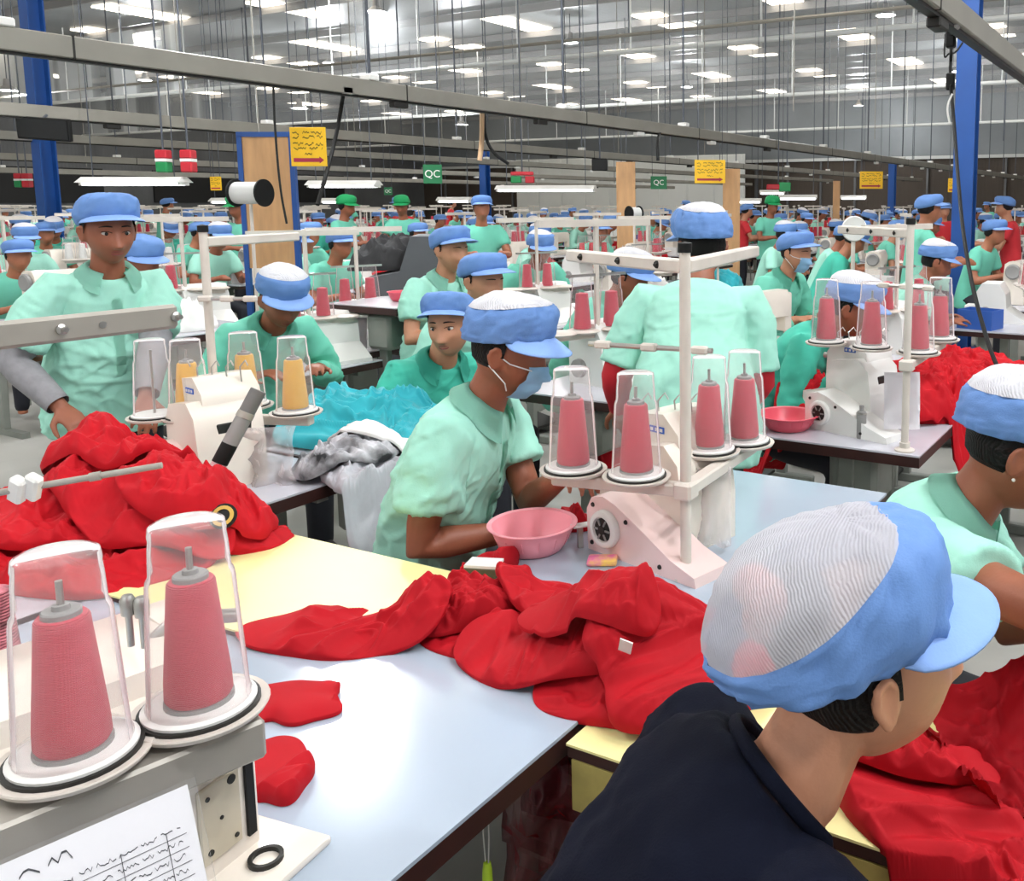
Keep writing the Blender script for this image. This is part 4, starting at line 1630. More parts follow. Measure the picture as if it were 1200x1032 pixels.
# heap behind the white machine
mound(1090, 440, TZ, .45, .35, .3, .14)
mound(1150, 435, TZ, .3, .3, .3, .08)
for q, (u, v, z, a, b, rt_, h, lab) in enumerate((
        (1020, 470, .80, .35, .25, .1, .01, 'red jersey piece lowest in the heap behind the white machine'),
        (1130, 460, .80, .40, .28, .3, .01, 'red jersey piece hanging off the table end behind the white machine'),
        (1140, 425, .90, .34, .24, .8, .02, 'red jersey piece near the black cable on the far heap'),
        (1060, 440, .92, .26, .2, .3, .02, 'red jersey piece in the middle of the far heap'),
        (905, 465, .80, .22, .16, .3, .03, 'red jersey piece behind the coral basin'),
        (715, 440, .82, .16, .2, .5, .05, 'red jersey piece left of the standing person seen from the back'))):
    gpix('red_garment', lab, u, v, z, a, b, rt_, h, 51 + q, M_RED2, nf=48, amp=.04)
# mixed heap between the left table and the masked person
M_PRINT = mat('black_white_print', 'C9C7CC', .7, var=1.0, vscale=11, hx2='17171B')
M_GREYC = mat('pale_grey_cloth', 'BDBBC2', .7, var=.15, vscale=14)
mound(430, 500, TZ, .3, .22, .6, .10)
gpix('grey_garment', 'pale grey cloth lying lowest over the table end behind the masked person', 440, 545, .80, .17, .15, -.6, .01, 64, M_GREYC, nf=34, amp=.032)
gpix('printed_garment', 'black and white printed cloth on the table end', 400, 520, .85, .17, .14, .7, .01, 63, M_PRINT, nf=30, amp=.035)
gpix('white_garment', 'white cloth below the turquoise cloth', 450, 492, .90, .18, .12, .2, .02, 62, M_WCLOTH, nf=26, amp=.03)
gpix('turquoise_garment', 'turquoise cloth thrown over the heap behind the masked person', 435, 458, .93, .34, .2, .5, .05, 61, M_TURQ, nf=26, amp=.04)
# ------------------------------------------------------------------ people near the camera
def hd(u, v, t):
    return tuple(at_d(u, v, t))


DEG = math.radians


def W4(u, v, t):
    p = at_d(u, v, t)
    return (p.x, p.y, p.z, 1)


fg = person('person in navy t-shirt and net-topped blue cap seen from behind', hd(1012, 772, 1.02), DEG(46), lean=.62, curve=.45,
            hyaw=DEG(-6), hpitch=-.12, lod=0, shirt=M_NAVY, skin=M_SKIN3, sleeve=.7, voxel=.0045, collar=False, neckline=True, seed=5,
            capkw=dict(front_w=22, back_w=92, side_w=58, puff=1.1, back_r=.150, crown=M_NET), shirt_loose=1.0, hair_low=-.055,
            hands=[(.16, .34, .62), (-.12, .36, .62)])
MHf = INFO[fg.name]['MH']
hb = MB()
hb.lathe([(.05 * math.sin(a), -.05 * math.cos(a)) for a in np.linspace(0, PI, 10)], 18, MHf @ Matrix.Translation((0, -.075, .085)) @ Matrix.Diagonal((1.1, .9, .8, 1)))
hb.build('hair_bun', M_HAIR, fg, 'all')
M_PEACH = mat('peach_hair_tie', 'F28A74', .6)
for q_, (dx, dz) in enumerate(((.035, .02), (.012, -.012), (-.02, .012))):
    MB().lathe([(0.024 * math.sin(a), -.030 * math.cos(a)) for a in np.linspace(0, PI, 8)], 12, MHf @ Matrix.Translation((dx, -.112, .092 + dz)) @ Matrix.Rotation(.5 * q_, 4, 'Y')).build('hair_tie', M_PEACH, fg, 'all')
mm = person('person in mint shirt and blue face mask sewing beside the pink basin', hd(597, 413, 2.35), DEG(18), lean=.34, curve=.3,
            hyaw=DEG(4), hpitch=.30, lod=0, skin=M_SKIN2, mask=True, seed=2, hands=[W4(604, 622, 2.36), W4(655, 562, 2.3)],
            hints=[(.35, -.5, -.8), None], capkw=dict(front_w=48, back_w=66, side_w=58, drop=.032, tilt=.05), curl=(.5, .6))
lm = person('standing person in mint shirt with grey undersleeves sorting red cloth', hd(128, 272, 3.3), DEG(-12), lean=.14, curve=.25, stand=True,
            hyaw=DEG(-2), hpitch=.16, lod=0, skin=M_SKIN2, eyes=True, under=M_GREYS, seed=3, sleeve=.8, hands=[W4(72, 478, 3.15), W4(170, 480, 3.2)],
            hints=[(.9, -.5, -.6), None], capkw=dict(front_w=20, back_w=30, side_w=25, gather=.4, crown=M_CAPB, brimlen=.055, tilt=.14, rise=.098), curl=(.55, .5), shirt_loose=1.16)
bp = person('standing person in mint shirt with red undersleeves seen from the back', hd(822, 290, 3.2), DEG(112), lean=.36, curve=.42, stand=True,
            hyaw=DEG(30), hpitch=.2, lod=0, skin=M_SKIN2, under=M_REDS, seed=4, sleeve=.85, hands=[W4(868, 478, 3.32), W4(726, 478, 3.32)],
            hints=[(.3, -.5, -.8), (-.3, -.5, -.8)], capkw=dict(front_w=55, back_w=62, side_w=45), shirt_loose=1.25, collar=False, shoulder_w=.19, crease=.6)
rw = person('person in mint shirt reaching over red cloth with an earring', hd(1192, 527, 1.72), DEG(5), lean=.52, curve=.35,
            hyaw=DEG(10), hpitch=.35, lod=0, skin=M_SKIN2, seed=6, hands=[W4(1285, 668, 1.56), W4(1295, 700, 1.66)], sleeve=.6,
            hints=[(1.0, -.7, .05), (-.3, -.5, -.8)], capkw=dict(front_w=50, back_w=72, side_w=62))
for o in (fg, mm, rw):
    i = INFO[o.name]
    stool('wooden stool under the ' + {fg: 'person in the navy t-shirt', mm: 'person with the face mask by the pink basin', rw: 'person reaching over red cloth'}[o],
          i['base'].x, i['base'].y, max(.3, i['zp'] - .125))
    print('SEAT', o['label'][:30], round(i['zp'], 2), tuple(round(c, 2) for c in i['base']))
for o in (lm, bp):
    print('STAND', round(INFO[o.name]['zp'], 2))

MB().lathe([(0.0035 * math.sin(a), -.0035 * math.cos(a)) for a in np.linspace(0, PI, 7)], 10, INFO[rw.name]['MH'] @ Matrix.Translation((.088, -.002, -.036))).build('ear_stud', M_WHITE, rw, 'all')
# placket and pocket on the masked person's shirt
from mathutils.bvhtree import BVHTree


def on_shirt(o, pts, name, w, m=None, lift=.0025):
    """strip of cloth laid on a shirt; pts are local (x, z) seen from the front"""
    me = INFO[o.name]['shirt'].data
    bv = BVHTree.FromPolygons([v.co for v in me.vertices], [tuple(p.vertices) for p in me.polygons])
    L_, R_ = [], []
    for x, z in pts:
        for dx, lst in ((-w / 2, L_), (w / 2, R_)):
            h = bv.ray_cast(Vector((x + dx, 1.2, z)), Vector((0, -1, 0)))
            if h[0] is not None:
                lst.append(h[0] + h[1] * lift)
    if len(L_) == len(R_) and len(L_) > 1:
        mb = MB()
        mb.grid([L_, R_])
        bmesh.ops.solidify(mb.bm, geom=mb.bm.faces[:], thickness=.002)
        mb.build(name, m or me.materials[0], o)


for o in (mm, lm):
    zt = INFO[o.name]['N'].z
    on_shirt(o, [(0, zt - .10 - .035 * k) for k in range(9)], 'placket', .030, None, .004)
# ------------------------------------------------------------------ yellow boards
def board(name, label, cat, poly, z0, z1, m, apron=None):
    cx = sum(p[0] for p in poly) / len(poly)
    cy = sum(p[1] for p in poly) / len(poly)
    t = thing(name, label, cat, (cx, cy, 0))
    pl = [(a - cx, b - cy) for a, b in poly]
    MB().prism(pl, z1 - .004, z1).build('board_face', m, t)
    MB().prism([(a * .998, b * .998) for a, b in pl], z0, z1 - .0042).build('board_core', M_WOODEDGE, t)
    return t, cx, cy


board('yellow_board', 'pale yellow board laid between the red heap and the pale blue table', 'board',
      [(-2.0, 1.03), (-1.50, 1.055), (-1.30, 1.16), (-1.28, 1.46), (-2.0, 1.445)], TZ + .001, TZ + .014, M_YELLOW)
yb, ycx, ycy = board('yellow_bench', 'yellow topped bench beside the person in the navy t-shirt', 'bench',
                     [(-.82, 1.075), (.75, 1.075), (.75, 1.45), (-.82, 1.45)], TZ - .03, TZ - .008, M_YELLOW)
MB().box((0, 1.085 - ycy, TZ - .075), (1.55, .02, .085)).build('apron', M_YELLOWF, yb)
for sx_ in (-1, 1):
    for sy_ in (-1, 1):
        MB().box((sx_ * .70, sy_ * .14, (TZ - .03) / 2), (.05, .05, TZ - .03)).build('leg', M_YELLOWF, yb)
heap_t = sew_table('pale table buried under the large red heap', -2.98, -2.02, .42, 1.42, top=M_TOPP)

# ------------------------------------------------------------------ left thread stand with its machine
pz = .983
pA, pB = at_z(235, 832, pz), at_z(88, 888, pz)
drc = (pB - pA).normalized()
ppole = pB + drc * .16
g0, g1 = at_d(-110, 383, 1.02), at_d(208, 380, 1.12)
st = thing('thread_stand', 'thread stand with two crimson cones beside the paper chart', 'thread stand', (ppole.x, ppole.y, TZ))
LS = lambda p: Vector((p.x - ppole.x, p.y - ppole.y, p.z - TZ))
MB().tube([(0, 0, 0), (0, 0, g0.z - TZ + .05)], .0125, 14).build('pole', M_POLE, st, True)
MB().lathe([(0, 0), (.034, 0), (.034, .006), (.018, .012), (.018, .03), (0, .03)], 18).build('foot', M_POLE, st, True)
MB().box((0, 0, pz - TZ - .03), (.05, .05, .05), bev=.006).build('clamp', M_POLE, st)
for p in (pA, pB):
    q = LS(p)
    plate_part(st, q.x, q.y, q.z)
e = LS(pA) - drc * .045
arm(st, (.03, 0, pz - TZ - .036), (e.x + .03, e.y, pz - TZ - .036), .06, .05, 'plate_bar', M_BAR)
nrm = Vector((-drc.y, drc.x, 0))
arm(st, Vector((0, 0, g0.z - TZ)), LS(Vector((g1.x, g1.y, g0.z))), .010, .030, 'guide_arm', M_BAR)
ga, gb = Vector((0, 0, g0.z - TZ)), LS(Vector((g1.x, g1.y, g0.z)))
gd = (gb - ga).normalized()
gn = Vector((gd.y, -gd.x, 0))
for px_, mm_ in ((80, M_STEEL), (122, M_MINT), (203, M_STEEL)):
    f = (px_ + 110) / 318
    q = ga.lerp(gb, f)
    Mk = Matrix.Translation(q + gn * .005) @ gn.to_track_quat('Z', 'Y').to_matrix().to_4x4()
    if mm_ is M_STEEL:
        MB().lathe([(0, 0), (.006, 0), (.006, .003), (.003, .005), (.003, .012), (0, .012)], 12, Mk).build('bolt', M_STEEL, st, True)
    else:
        MB().lathe([(0, 0), (.004, 0), (.004, .001), (0, .001)], 12, Mk).build('rivet', M_STEEL, st, True)
loaded(pA.x, pA.y, pz, 'crimson thread cone with a grey tip above the metal bracket')
loaded(pB.x, pB.y, pz, 'crimson thread cone with a white mark above the paper chart')

# bracket box on the table under the plates
p = at_d(245, 935, 1.14)
bx_ = thing('bracket_box', 'cream metal bracket box with bolt holes below the cone plate', 'bracket', (p.x, p.y, TZ), math.radians(8))
bevel_mb(MB().box((0, 0, .075), (.055, .10, .15)), .006, 2).build('housing', M_CREAM, bx_, True)
MB().box((.030, -.012, .085), (.006, .06, .10), bev=.002).build('cover_plate', mat('aged_plate', 'CBBFA8', .45, .2, var=.15), bx_)
for (yy, zz, rr) in ((-.03, .12, .003), (.005, .125, .006), (-.03, .05, .004), (.008, .048, .003), (-.012, .085, .0025)):
    MB().lathe([(0, 0), (rr, 0), (rr, .002), (0, .002)], 10, Matrix.Translation((.0325, yy, zz)) @ Matrix.Rotation(PI / 2, 4, 'Y')).build('bolt', M_DARK, bx_, True)
MB().box((.026, .034, .085), (.012, .012, .11)).build('slot', M_BLACK, bx_)
bevel_mb(MB().box((.03, .0, .006), (.16, .17, .012)), .004, 2).build('base', M_CREAM, bx_, True)
MB().lathe([(.016, .012), (.021, .012), (.021, .018), (.016, .018)], 20, Matrix.Translation((.065, .02, 0)), closed=True).build('oil_ring', M_DARK, bx_, True)
# paper chart in a clear sleeve, hung from the plate bar
c0 = at_d(222, 905, 1.03)
pc = thing('paper_chart', 'white handwritten chart in a clear sleeve under the thread cones', 'paper', (c0.x + .012, c0.y, c0.z), math.atan2(-drc.y, -drc.x))
pc.rotation_euler = (-.42, 0, math.atan2(-drc.y, -drc.x))
# local -x runs back along the bar, local -y faces the aisle
hS = c0.z - TZ - .004
MB().box((-.19, 0, -hS / 2), (.36, .001, hS - .01)).build('sheet', M_PAPER, pc)
MB().box((-.19, -.003, -hS / 2), (.375, .0008, hS)).build('sleeve', clear('sleeve_film', 'F2F2F4', .03, .08, 1.15), pc)
scribble(pc, -.26, -.12, -.022, .011, -.0012, 9, M_INK, .0011)
for k in range(9):
    scribble(pc, -.36, -.025, -.045 - .0145 * k, .0048, -.0012, 20 + k, M_INK, .0006)
    MB().box((-.19, -.0011, -.0525 - .0145 * k), (.34, .0004, .0006)).build('rule', M_INK, pc)
for k in range(8):
    MB().box((-.34 + .043 * k, -.0011, -.11), (.0006, .0004, .13)).build('rule', M_INK, pc)
# cream machine standing behind the cones
q = at_d(82, 815, 1.42)
t = thing('cream_machine', 'low cream sewing machine behind the two large crimson cones', 'sewing machine', (q.x, q.y, TZ), DEG(-12))
bevel_mb(MB().prism([(-.16, 0), (-.16, .10), (-.13, .125), (.06, .14), (.11, .12), (.12, 0)], -.26, .14, XZ), .014, 3).build('body', M_CREAM, t, True)
bevel_mb(MB().prism([(.10, 0), (.10, .085), (.15, .07), (.16, 0)], -.2, .1, XZ), .008, 2).build('front_step', M_CREAM, t, True)
MB().lathe([(0, 0), (.014, 0), (.013, .003), (0, .003)], 16, Matrix.Translation((.0, -.02, .137))).build('oil_cap', M_PINKISH, t, True)
MB().box((.157, .02, .05), (.003, .06, .014), R=rotm(0, -.2, 0)).build('red_label', mat('label_red', 'C8242E', .5), t)
MB().box((.157, -.05, .048), (.003, .05, .014), R=rotm(0, -.2, 0)).build('blue_label', mat('label_blue', '2F5FC0'), t)
MB().tube([(.03, .1, .12), (.05, .14, .16), (.09, .22, .15)], .012, 10).build('lever', M_STEEL, t, True)
MB().box((-.05, .18, .07), (.12, .10, .14), bev=.015, seg=2).build('needle_head', M_CREAM, t, True)
lb = at_d(152, 812, 1.28)
t = thing('thread_cone', 'pink striped thread cone at the edge of the red heap', 'thread cone', tuple(at_z(-4, 770, TZ + .06)), 0)
MB().lathe([(0, -.06), (.04, -.06), (.028, .12), (0, .12)], 24).build('winding', mat('pink_thread', 'C46A76', .6, wave=(60, 'Z', 2.0, .6), var=.4, vscale=40, hx2='6B3038'), t, True)
# screw heads on the pale blue table
for (u, v) in ((297, 1013), (352, 1040)):
    s_ = at_z(u, v, TZ)
    o = MB().lathe([(0, 0), (.009, 0), (.008, .002), (.004, .0015), (0, .0015)], 16).build('screw_cap', M_STEEL, None, True, s_)
    tag(o, 'round steel screw cap set in the pale blue table', 'screw', 'screw caps')
for (u, v, tt, nm) in ((150, 712, 1.36, 0), (166, 714, 1.36, 1)):
    s_ = at_d(u, v, tt)
    o = MB().lathe([(0, -.06), (.005, -.06), (.005, -.01), (.010, -.01), (.011, .012), (.007, .02), (0, .021)], 14).build('tension_post', M_STEEL, None, True, (s_.x, s_.y, s_.z))
    tag(o, 'steel tension post on the cream machine behind the cones', 'post', 'tension posts')

# clamp rod over the heap
a, b = at_d(-30, 582, 1.75), at_d(190, 545, 1.85)
cr = thing('guide_rod', 'grey guide rod with white clamps over the red heap', 'rod', (a.x, a.y, TZ))
v = b - a
MB().tube([(0, 0, a.z - TZ), (v.x, v.y, b.z - TZ)], .0065, 10).build('rod', M_BAR, cr, True)
MB().tube([(0, 0, 0), (0, 0, a.z - TZ + .03)], .012, 12).build('pole', M_POLE, cr, True)
for f in (.22, .3):
    MB().box(Vector((0, 0, a.z - TZ)) + v * f, (.03, .022, .06), R=rotm(.3, .5, .4), bev=.005).build('clamp', M_WHITE, cr)
MB().lathe([(0, 0), (.009, 0), (.009, .02), (0, .02)], 10, Matrix.Translation(Vector((0, 0, a.z - TZ)) + v * .6) @ v.to_track_quat('Z', 'Y').to_matrix().to_4x4()).build('collar', M_BAR, cr, True)
# grey and black tube sticking out of the heap
a, b = at_d(240, 575, 2.30), at_d(303, 457, 2.36)
tb = thing('work_lamp', 'grey and black tube lamp leaning out of the red heap', 'lamp', tuple(a))
d = (b - a)
Mk = d.to_track_quat('Z', 'Y').to_matrix().to_4x4()
Ln = d.length
for nm, f0, f1, r, m in (('sleeve', 0, .27, .019, mat('pale_pink_plastic', 'D9BFC2', .5)), ('band', .27, .46, .020, M_BLACK), ('barrel', .46, .72, .020, M_GREYPL), ('collar', .72, .78, .0215, M_BAR), ('tip', .78, 1.0, .020, mat('dark_grey_plastic', '6B6967', .5))):
    MB().lathe([(0, f0 * Ln), (r, f0 * Ln), (r, f1 * Ln - .001), (r * .95, f1 * Ln), (0, f1 * Ln)], 18, Mk).build(nm, m, tb, True)
def on_cloth(u, v, t0=1.2, t1=4.5):
    """first point of the pixel ray that touches the cloth"""
    t = t0
    while t < t1:
        q = at_d(u, v, t)
        if q.z <= float(hm_sample(HM, np.array([q.x, q.y]))):
            return q
        t += .004
    return at_z(u, v, TZ)


# printed cloth strip in the heap
M_STRIPE = mat('green_white_print', 'E6E8E2', .7, var=1.0, vscale=18, hx2='74B96A', stretch=(1, 1, 6))
gpix('printed_garment', 'white and green printed cloth strip on the red heap', 165, 525, .93, .12, .035, .15, .012, 71, M_STRIPE, nf=6, amp=.012)
for (u, v, lab) in ((262, 605, 'round black and gold printed badge on the end of the red heap'),):
    s_ = on_cloth(u, v)
    t = thing('badge', lab, 'badge', tuple(s_), 0)
    Mk = Vector((.5, -.7, .6)).to_track_quat('Z', 'Y').to_matrix().to_4x4()
    MB().lathe([(0, 0), (.03, 0), (.03, .004), (0, .006)], 20, Mk).build('disc', M_BLACK, t, True)
    MB().lathe([(.016, .0055), (.024, .005), (.024, .007), (.016, .0075)], 20, Mk, closed=True).build('ring', mat('gold_print', 'C9A24A', .5), t, True)

# ------------------------------------------------------------------ middle table
pb = at_z(804, 676, TZ)
pl4 = [at_d(672, 551, 2.12), at_d(746, 559, 2.07), at_d(829, 530, 2.2), at_d(872, 520, 2.32)]
PZ = .985
pl4 = [at_z(672, 551, PZ), at_z(746, 559, PZ), at_z(831, 529, PZ), at_z(872, 519, PZ)]
ztop = at_d(806, 293, 2.04).z
gl, gr_ = at_z(668, 283, ztop - .0), at_z(885, 300, ztop - .0)
gl = at_d(668, 288, 2.35)
gr_ = at_d(884, 300, 2.55)
rl, rr_ = at_d(690, 405, 2.12), at_d(835, 411, 2.02)
stm = thread_stand('four-plate thread stand rising from the middle table', tuple(pb), ztop, [(p.x, p.y) for p in pl4], PZ,
                   guides=[(ztop - .03, ((pb.x, pb.y), (gl.x, gl.y))), (ztop - .03, ((pb.x, pb.y), (gr_.x, gr_.y)))],
                   rods=[(rr_.z, ((rl.x, rl.y), (rr_.x, rr_.y)))])
for p, lab in zip(pl4, ('crimson thread cone nearest the masked person', 'crimson thread cone above the hand wheel of the pink machine', 'crimson thread cone beside the post of the four-plate stand', 'crimson thread cone before the coral basin')):
    loaded(p.x, p.y, PZ, lab)
ov = at_z(752, 655, TZ)
overlock('pale pink sewing machine with round hand wheel beside the basin', (ov.x, ov.y + .13, TZ), DEG(-14), M_CREAM, M_PINKISH)
bs = at_z(622, 652, TZ)
basin('pink plastic basin on the middle table', (bs.x - .025, bs.y + .04, TZ + .001), M_BASIN)
# hanging plastic sheet
def sheet(name, label, u0, v0, u1, v1, t0, m, cat='plastic bag', wav=.01, n=9, seed=1):
    a, b, c, d = at_d(u0, v0, t0), at_d(u1, v0, t0), at_d(u1, v1, t0), at_d(u0, v1, t0)
    o_ = (a + b + c + d) / 4
    r = random.Random(seed)
    ph = r.uniform(0, 6)
    P = []
    for i in range(n + 1):
        row = []
        for j in range(n + 1):
            p = a.lerp(b, j / n).lerp(d.lerp(c, j / n), i / n)
            p = Vector((p.x, p.y, p.z))
            k = wav * math.sin(j * 1.3 + ph + i * .5) * (i / n + .2) + wav * .6 * math.sin(i * 1.7 + j * .6)
            row.append(p + Vector((.46, -.88, 0)) * k - o_)
        P.append(row)
    mb = MB()
    mb.grid(P)
    bmesh.ops.solidify(mb.bm, geom=mb.bm.faces[:], thickness=.002)
    o = mb.build(name, m, None, 'all', tuple(o_))
    return tag(o, label, cat)


sheet('plastic_sleeve', 'milky plastic sleeve hanging from the four-plate thread stand', 815, 548, 857, 640, 2.18, M_FILM)
sheet('plastic_bag', 'crumpled clear plastic bag under the gold thread cones', 286, 500, 345, 585, 2.70, M_FILM, wav=.02)
sheet('paper_sheet', 'white paper sheet hanging behind the post of the white machine', 1036, 436, 1078, 503, 3.2, M_PAPER, 'paper', .004)
sheet('paper_sheet', 'white paper sheet hanging below the far crimson cones beside the gold stand', 398, 372, 430, 415, 5.2, M_PAPER, 'paper', .004)
# little things on the middle table
pk = at_z(706, 660, TZ)
t = thing('snack_packet', 'small pink and yellow packet on the middle table', 'packet', (pk.x, pk.y, TZ), .5)
bevel_mb(MB().box((0, 0, .008), (.07, .05, .014)), .006, 2).build('pouch', mat('packet_pink', 'E86FA8', .4, var=1.0, vscale=30, hx2='F3D05A'), t, True)
MB().box((0, .026, .008), (.068, .008, .003)).build('seal', mat('packet_pink', 'E86FA8'), t)
rl_ = at_z(650, 612, TZ + .05)
t = thing('ruler', 'white flat gauge strip beside the hand wheel', 'ruler', (rl_.x + .11, rl_.y + .05, TZ), DEG(55))
MB().box((0, 0, .055), (.16, .028, .004), bev=.001).build('strip', M_WHITE, t)
for s_ in (-1, 1):
    MB().box((s_ * .06, 0, .027), (.012, .012, .054)).build('post', M_STEEL, t)
MB().box((.06, -.004, .061), (.03, .02, .01), bev=.004).build('slider', mat('lime_plastic', 'B8D838', .4), t)
nb = at_z(568, 684, TZ)
t = thing('notebook_block', 'dark olive block with a white top beside the red heap', 'block', (nb.x, nb.y, TZ + .006), .35)
MB().box((0, 0, .02), (.075, .05, .04), bev=.003).build('base', mat('olive_board', '4A4732', .6), t)
MB().box((0, 0, .042), (.073, .048, .006)).build('white_top', M_WHITE, t)
lt = on_cloth(733, 757)
o = MB().box((0, 0, 0), (.022, .0025, .032), R=rotm(.5, .3, .3)).build('care_label', M_WHITE, None, False, tuple(lt))
tag(o, 'small white care label on the red heap', 'label')

# ------------------------------------------------------------------ right table
pb2 = at_z(1060, 528, TZ)
PZ2 = 1.075
pr = [at_z(968, 402, PZ2), at_z(1021, 408, PZ2), at_z(1076, 414, PZ2), at_z(1098, 413, PZ2 - .0)]
pr[3] = at_d(1100, 412, 3.45)
zt2 = at_d(1063, 262, 3.07).z
thread_stand('four-plate thread stand rising from the table of the white machine', tuple(pb2), zt2, [(p.x, p.y) for p in pr], PZ2,
             guides=[(zt2 - .03, ((pb2.x, pb2.y), (at_d(985, 270, 3.4).x, at_d(985, 270, 3.4).y)))],
             rods=[(at_d(1060, 336, 3.07).z, ((at_d(1028, 336, 3.15).x, at_d(1028, 336, 3.15).y), (at_d(1095, 336, 3.0).x, at_d(1095, 336, 3.0).y)))])
for p, lab in zip(pr, ('crimson thread cone above the coral basin end of the white machine', 'crimson thread cone directly above the white machine', 'crimson thread cone beside the post of the white machine', 'crimson thread cone hard against its neighbour over the far heap')):
    loaded(p.x, p.y, PZ2, lab)
om = at_z(985, 505, TZ)
overlock('white sewing machine with grey hand wheel beside the coral basin', (om.x + .02, om.y + .12, TZ), DEG(-16), M_WHITE, M_WHITE)
gc = at_z(1009, 513, TZ)
t = thing('grey_canister', 'grey metal canister standing before the white machine', 'canister', (gc.x, gc.y, TZ))
MB().lathe([(0, 0), (.017, 0), (.018, .003), (.018, .09), (.015, .097), (.008, .10), (.008, .118), (0, .12)], 20).build('can', M_GREYPL, t, True)
MB().lathe([(.0165, .088), (.0186, .088), (.0186, .093), (.0165, .093)], 20, closed=True).build('rim', M_STEEL, t, True)
bc = at_z(916, 506, TZ)
basin('coral pink plastic basin beside the white machine', (bc.x, bc.y + .06, TZ + .001), M_BASINR, r=.115, h=.055)

# ------------------------------------------------------------------ left table with gold thread
PZ3 = .95
pg = [at_z(182, 489, PZ3), at_z(223, 489, PZ3), at_z(290, 476, PZ3), at_z(347, 484, PZ3)]
pb3 = at_z(250, 560, TZ)
pb3 = Vector(((pg[1].x + pg[2].x) / 2 - .02, (pg[1].y + pg[2].y) / 2, TZ))
zt3 = at_d(256, 272, 2.75).z
thread_stand('thread stand with gold cones behind the red heap', tuple(pb3), zt3, [(p.x, p.y) for p in pg], PZ3,
             guides=[(zt3 - .03, ((pb3.x, pb3.y), (at_d(348, 290, 3.2).x, at_d(348, 290, 3.2).y)))],
             rods=[(at_d(256, 350, 2.75).z, ((at_d(232, 345, 2.75).x, at_d(232, 345, 2.75).y), (at_d(300, 352, 2.75).x, at_d(300, 352, 2.75).y)))])
loaded(pg[0].x, pg[0].y, PZ3, '', cone=False, clab='empty clear plastic cup beside the gold thread cones')
for p, lab in zip(pg[1:], ('gold thread cone beside the empty cup', 'gold thread cone behind the leaning tube lamp', 'gold thread cone above the clear plastic bag')):
    loaded(p.x, p.y, PZ3, lab, M_THREADY)
og = at_d(232, 545, 2.55)
overlock('cream sewing machine half hidden behind the red heap', (-2.55, og.y + .1, TZ), DEG(-10))
tp = at_z(720, 450, TZ)

# red cloth drawn up off the bench by the person on the right
def lifted(label, corners, n=40, seed=3):
    A, B, Cc, D = [at_d(*c) for c in corners]
    org = (A + B + Cc + D) / 4
    rg = random.Random(seed)
    uv = np.stack(np.meshgrid(np.linspace(0, 1, n + 1), np.linspace(0, 1, n + 1), indexing='ij'), -1)
    F = fold_field((uv - .5) * .5, rg, .3, 18, .03)
    nm = (B - A).cross(D - A).normalized()
    if nm.y > 0:
        nm = -nm
    P = []
    for i in range(n + 1):
        row = []
        for j in range(n + 1):
            u, v = i / n, j / n
            p = A.lerp(B, u).lerp(D.lerp(Cc, u), v) + nm * (float(F[i, j]) - .05 * math.sin(PI * v)) - Vector((0, 0, .03 * math.sin(PI * u)))
            row.append(p - org)
        P.append(row)
    mb = MB()
    mb.grid(P)
    bmesh.ops.solidify(mb.bm, geom=mb.bm.faces[:], thickness=.003)
    o = mb.build('red_garment', M_RED, None, 'all', tuple(org))
    return tag(o, label, 'cloth')


lifted('dark red jersey panel drawn up from the bench by the reaching person', [(1082, 815, 1.35), (1283, 700, 1.56), (1255, 985, 1.2), (1150, 925, 1.2)])

sheet('plastic_bag', 'dark red plastic bag hanging under the yellow bench end', 588, 893, 684, 1060, 1.62, clear('red_film', '7A1420', .75, .2, 1.3), wav=.03, seed=4)
tp_ = at_d(571, 1018, 1.5)
t = thing('hand_tool', 'small tool with lime handle hanging under the pale blue table', 'tool', tuple(tp_))
MB().lathe([(0, -.05), (.007, -.05), (.009, -.03), (.008, 0), (.006, .012), (0, .014)], 12).build('handle', mat('lime_plastic', 'B8D838', .4), t, True)
for s_ in (-1, 1):
    MB().tube([(s_ * .003, 0, .01), (s_ * .006, 0, .06), (s_ * .005, 0, TZ - .045 - tp_.z)], .0012, 5).build('string', M_WHITE, t)
# ------------------------------------------------------------------ overhead rails
def depth(p):
    return p[0] * FW[0] + p[1] * FW[1] + (p[2] - HC) * FW[2]


def to_px(p):
    q = (p[0], p[1], p[2] - HC)
    t = sum(q[i] * FW[i] for i in range(3))
    return (PPX + F_PX * sum(q[i] * RT[i] for i in range(3)) / t, PPY - F_PX * sum(q[i] * UP[i] for i in range(3)) / t, t)


def rail(label, x, y0, y1, z, w=.09, h=.12, rods=3.2, clips=1.6, seed=1):
    r = random.Random(seed)
    t = thing('power_rail', label, 'rail', (x, 0, z))
    MB().box((0, (y0 + y1) / 2, 0), (w, y1 - y0, h), bev=.006).build('trunking', M_RAIL, t)
    MB().box((0, (y0 + y1) / 2, -h / 2 - .008), (w * .5, y1 - y0, .016)).build('slot_rail', M_DARK, t)
    y = y0 + .6
    while y < y1:
        MB().tube([(0, y, h / 2), (0, y, ZR - z - .02)], .014, 6).build('hanger_rod', M_ROD, t)
        MB().box((0, y, h / 2 + .025), (w * 1.25, .10, .05), bev=.008).build('bracket', M_WHITE, t)
        MB().box((0, y + .35, 0), (w * 1.05, .012, h * 1.05)).build('joint', M_DARK, t)
        y += rods
    y = y0 + 1.1
    while y < y1:
        if r.random() < .75:
            MB().box((0, y, -h / 2 - .035), (.07, .16, .05), bev=.008).build('plug_box', M_WHITE if r.random() < .6 else M_DARK, t)
        y += clips
    return t


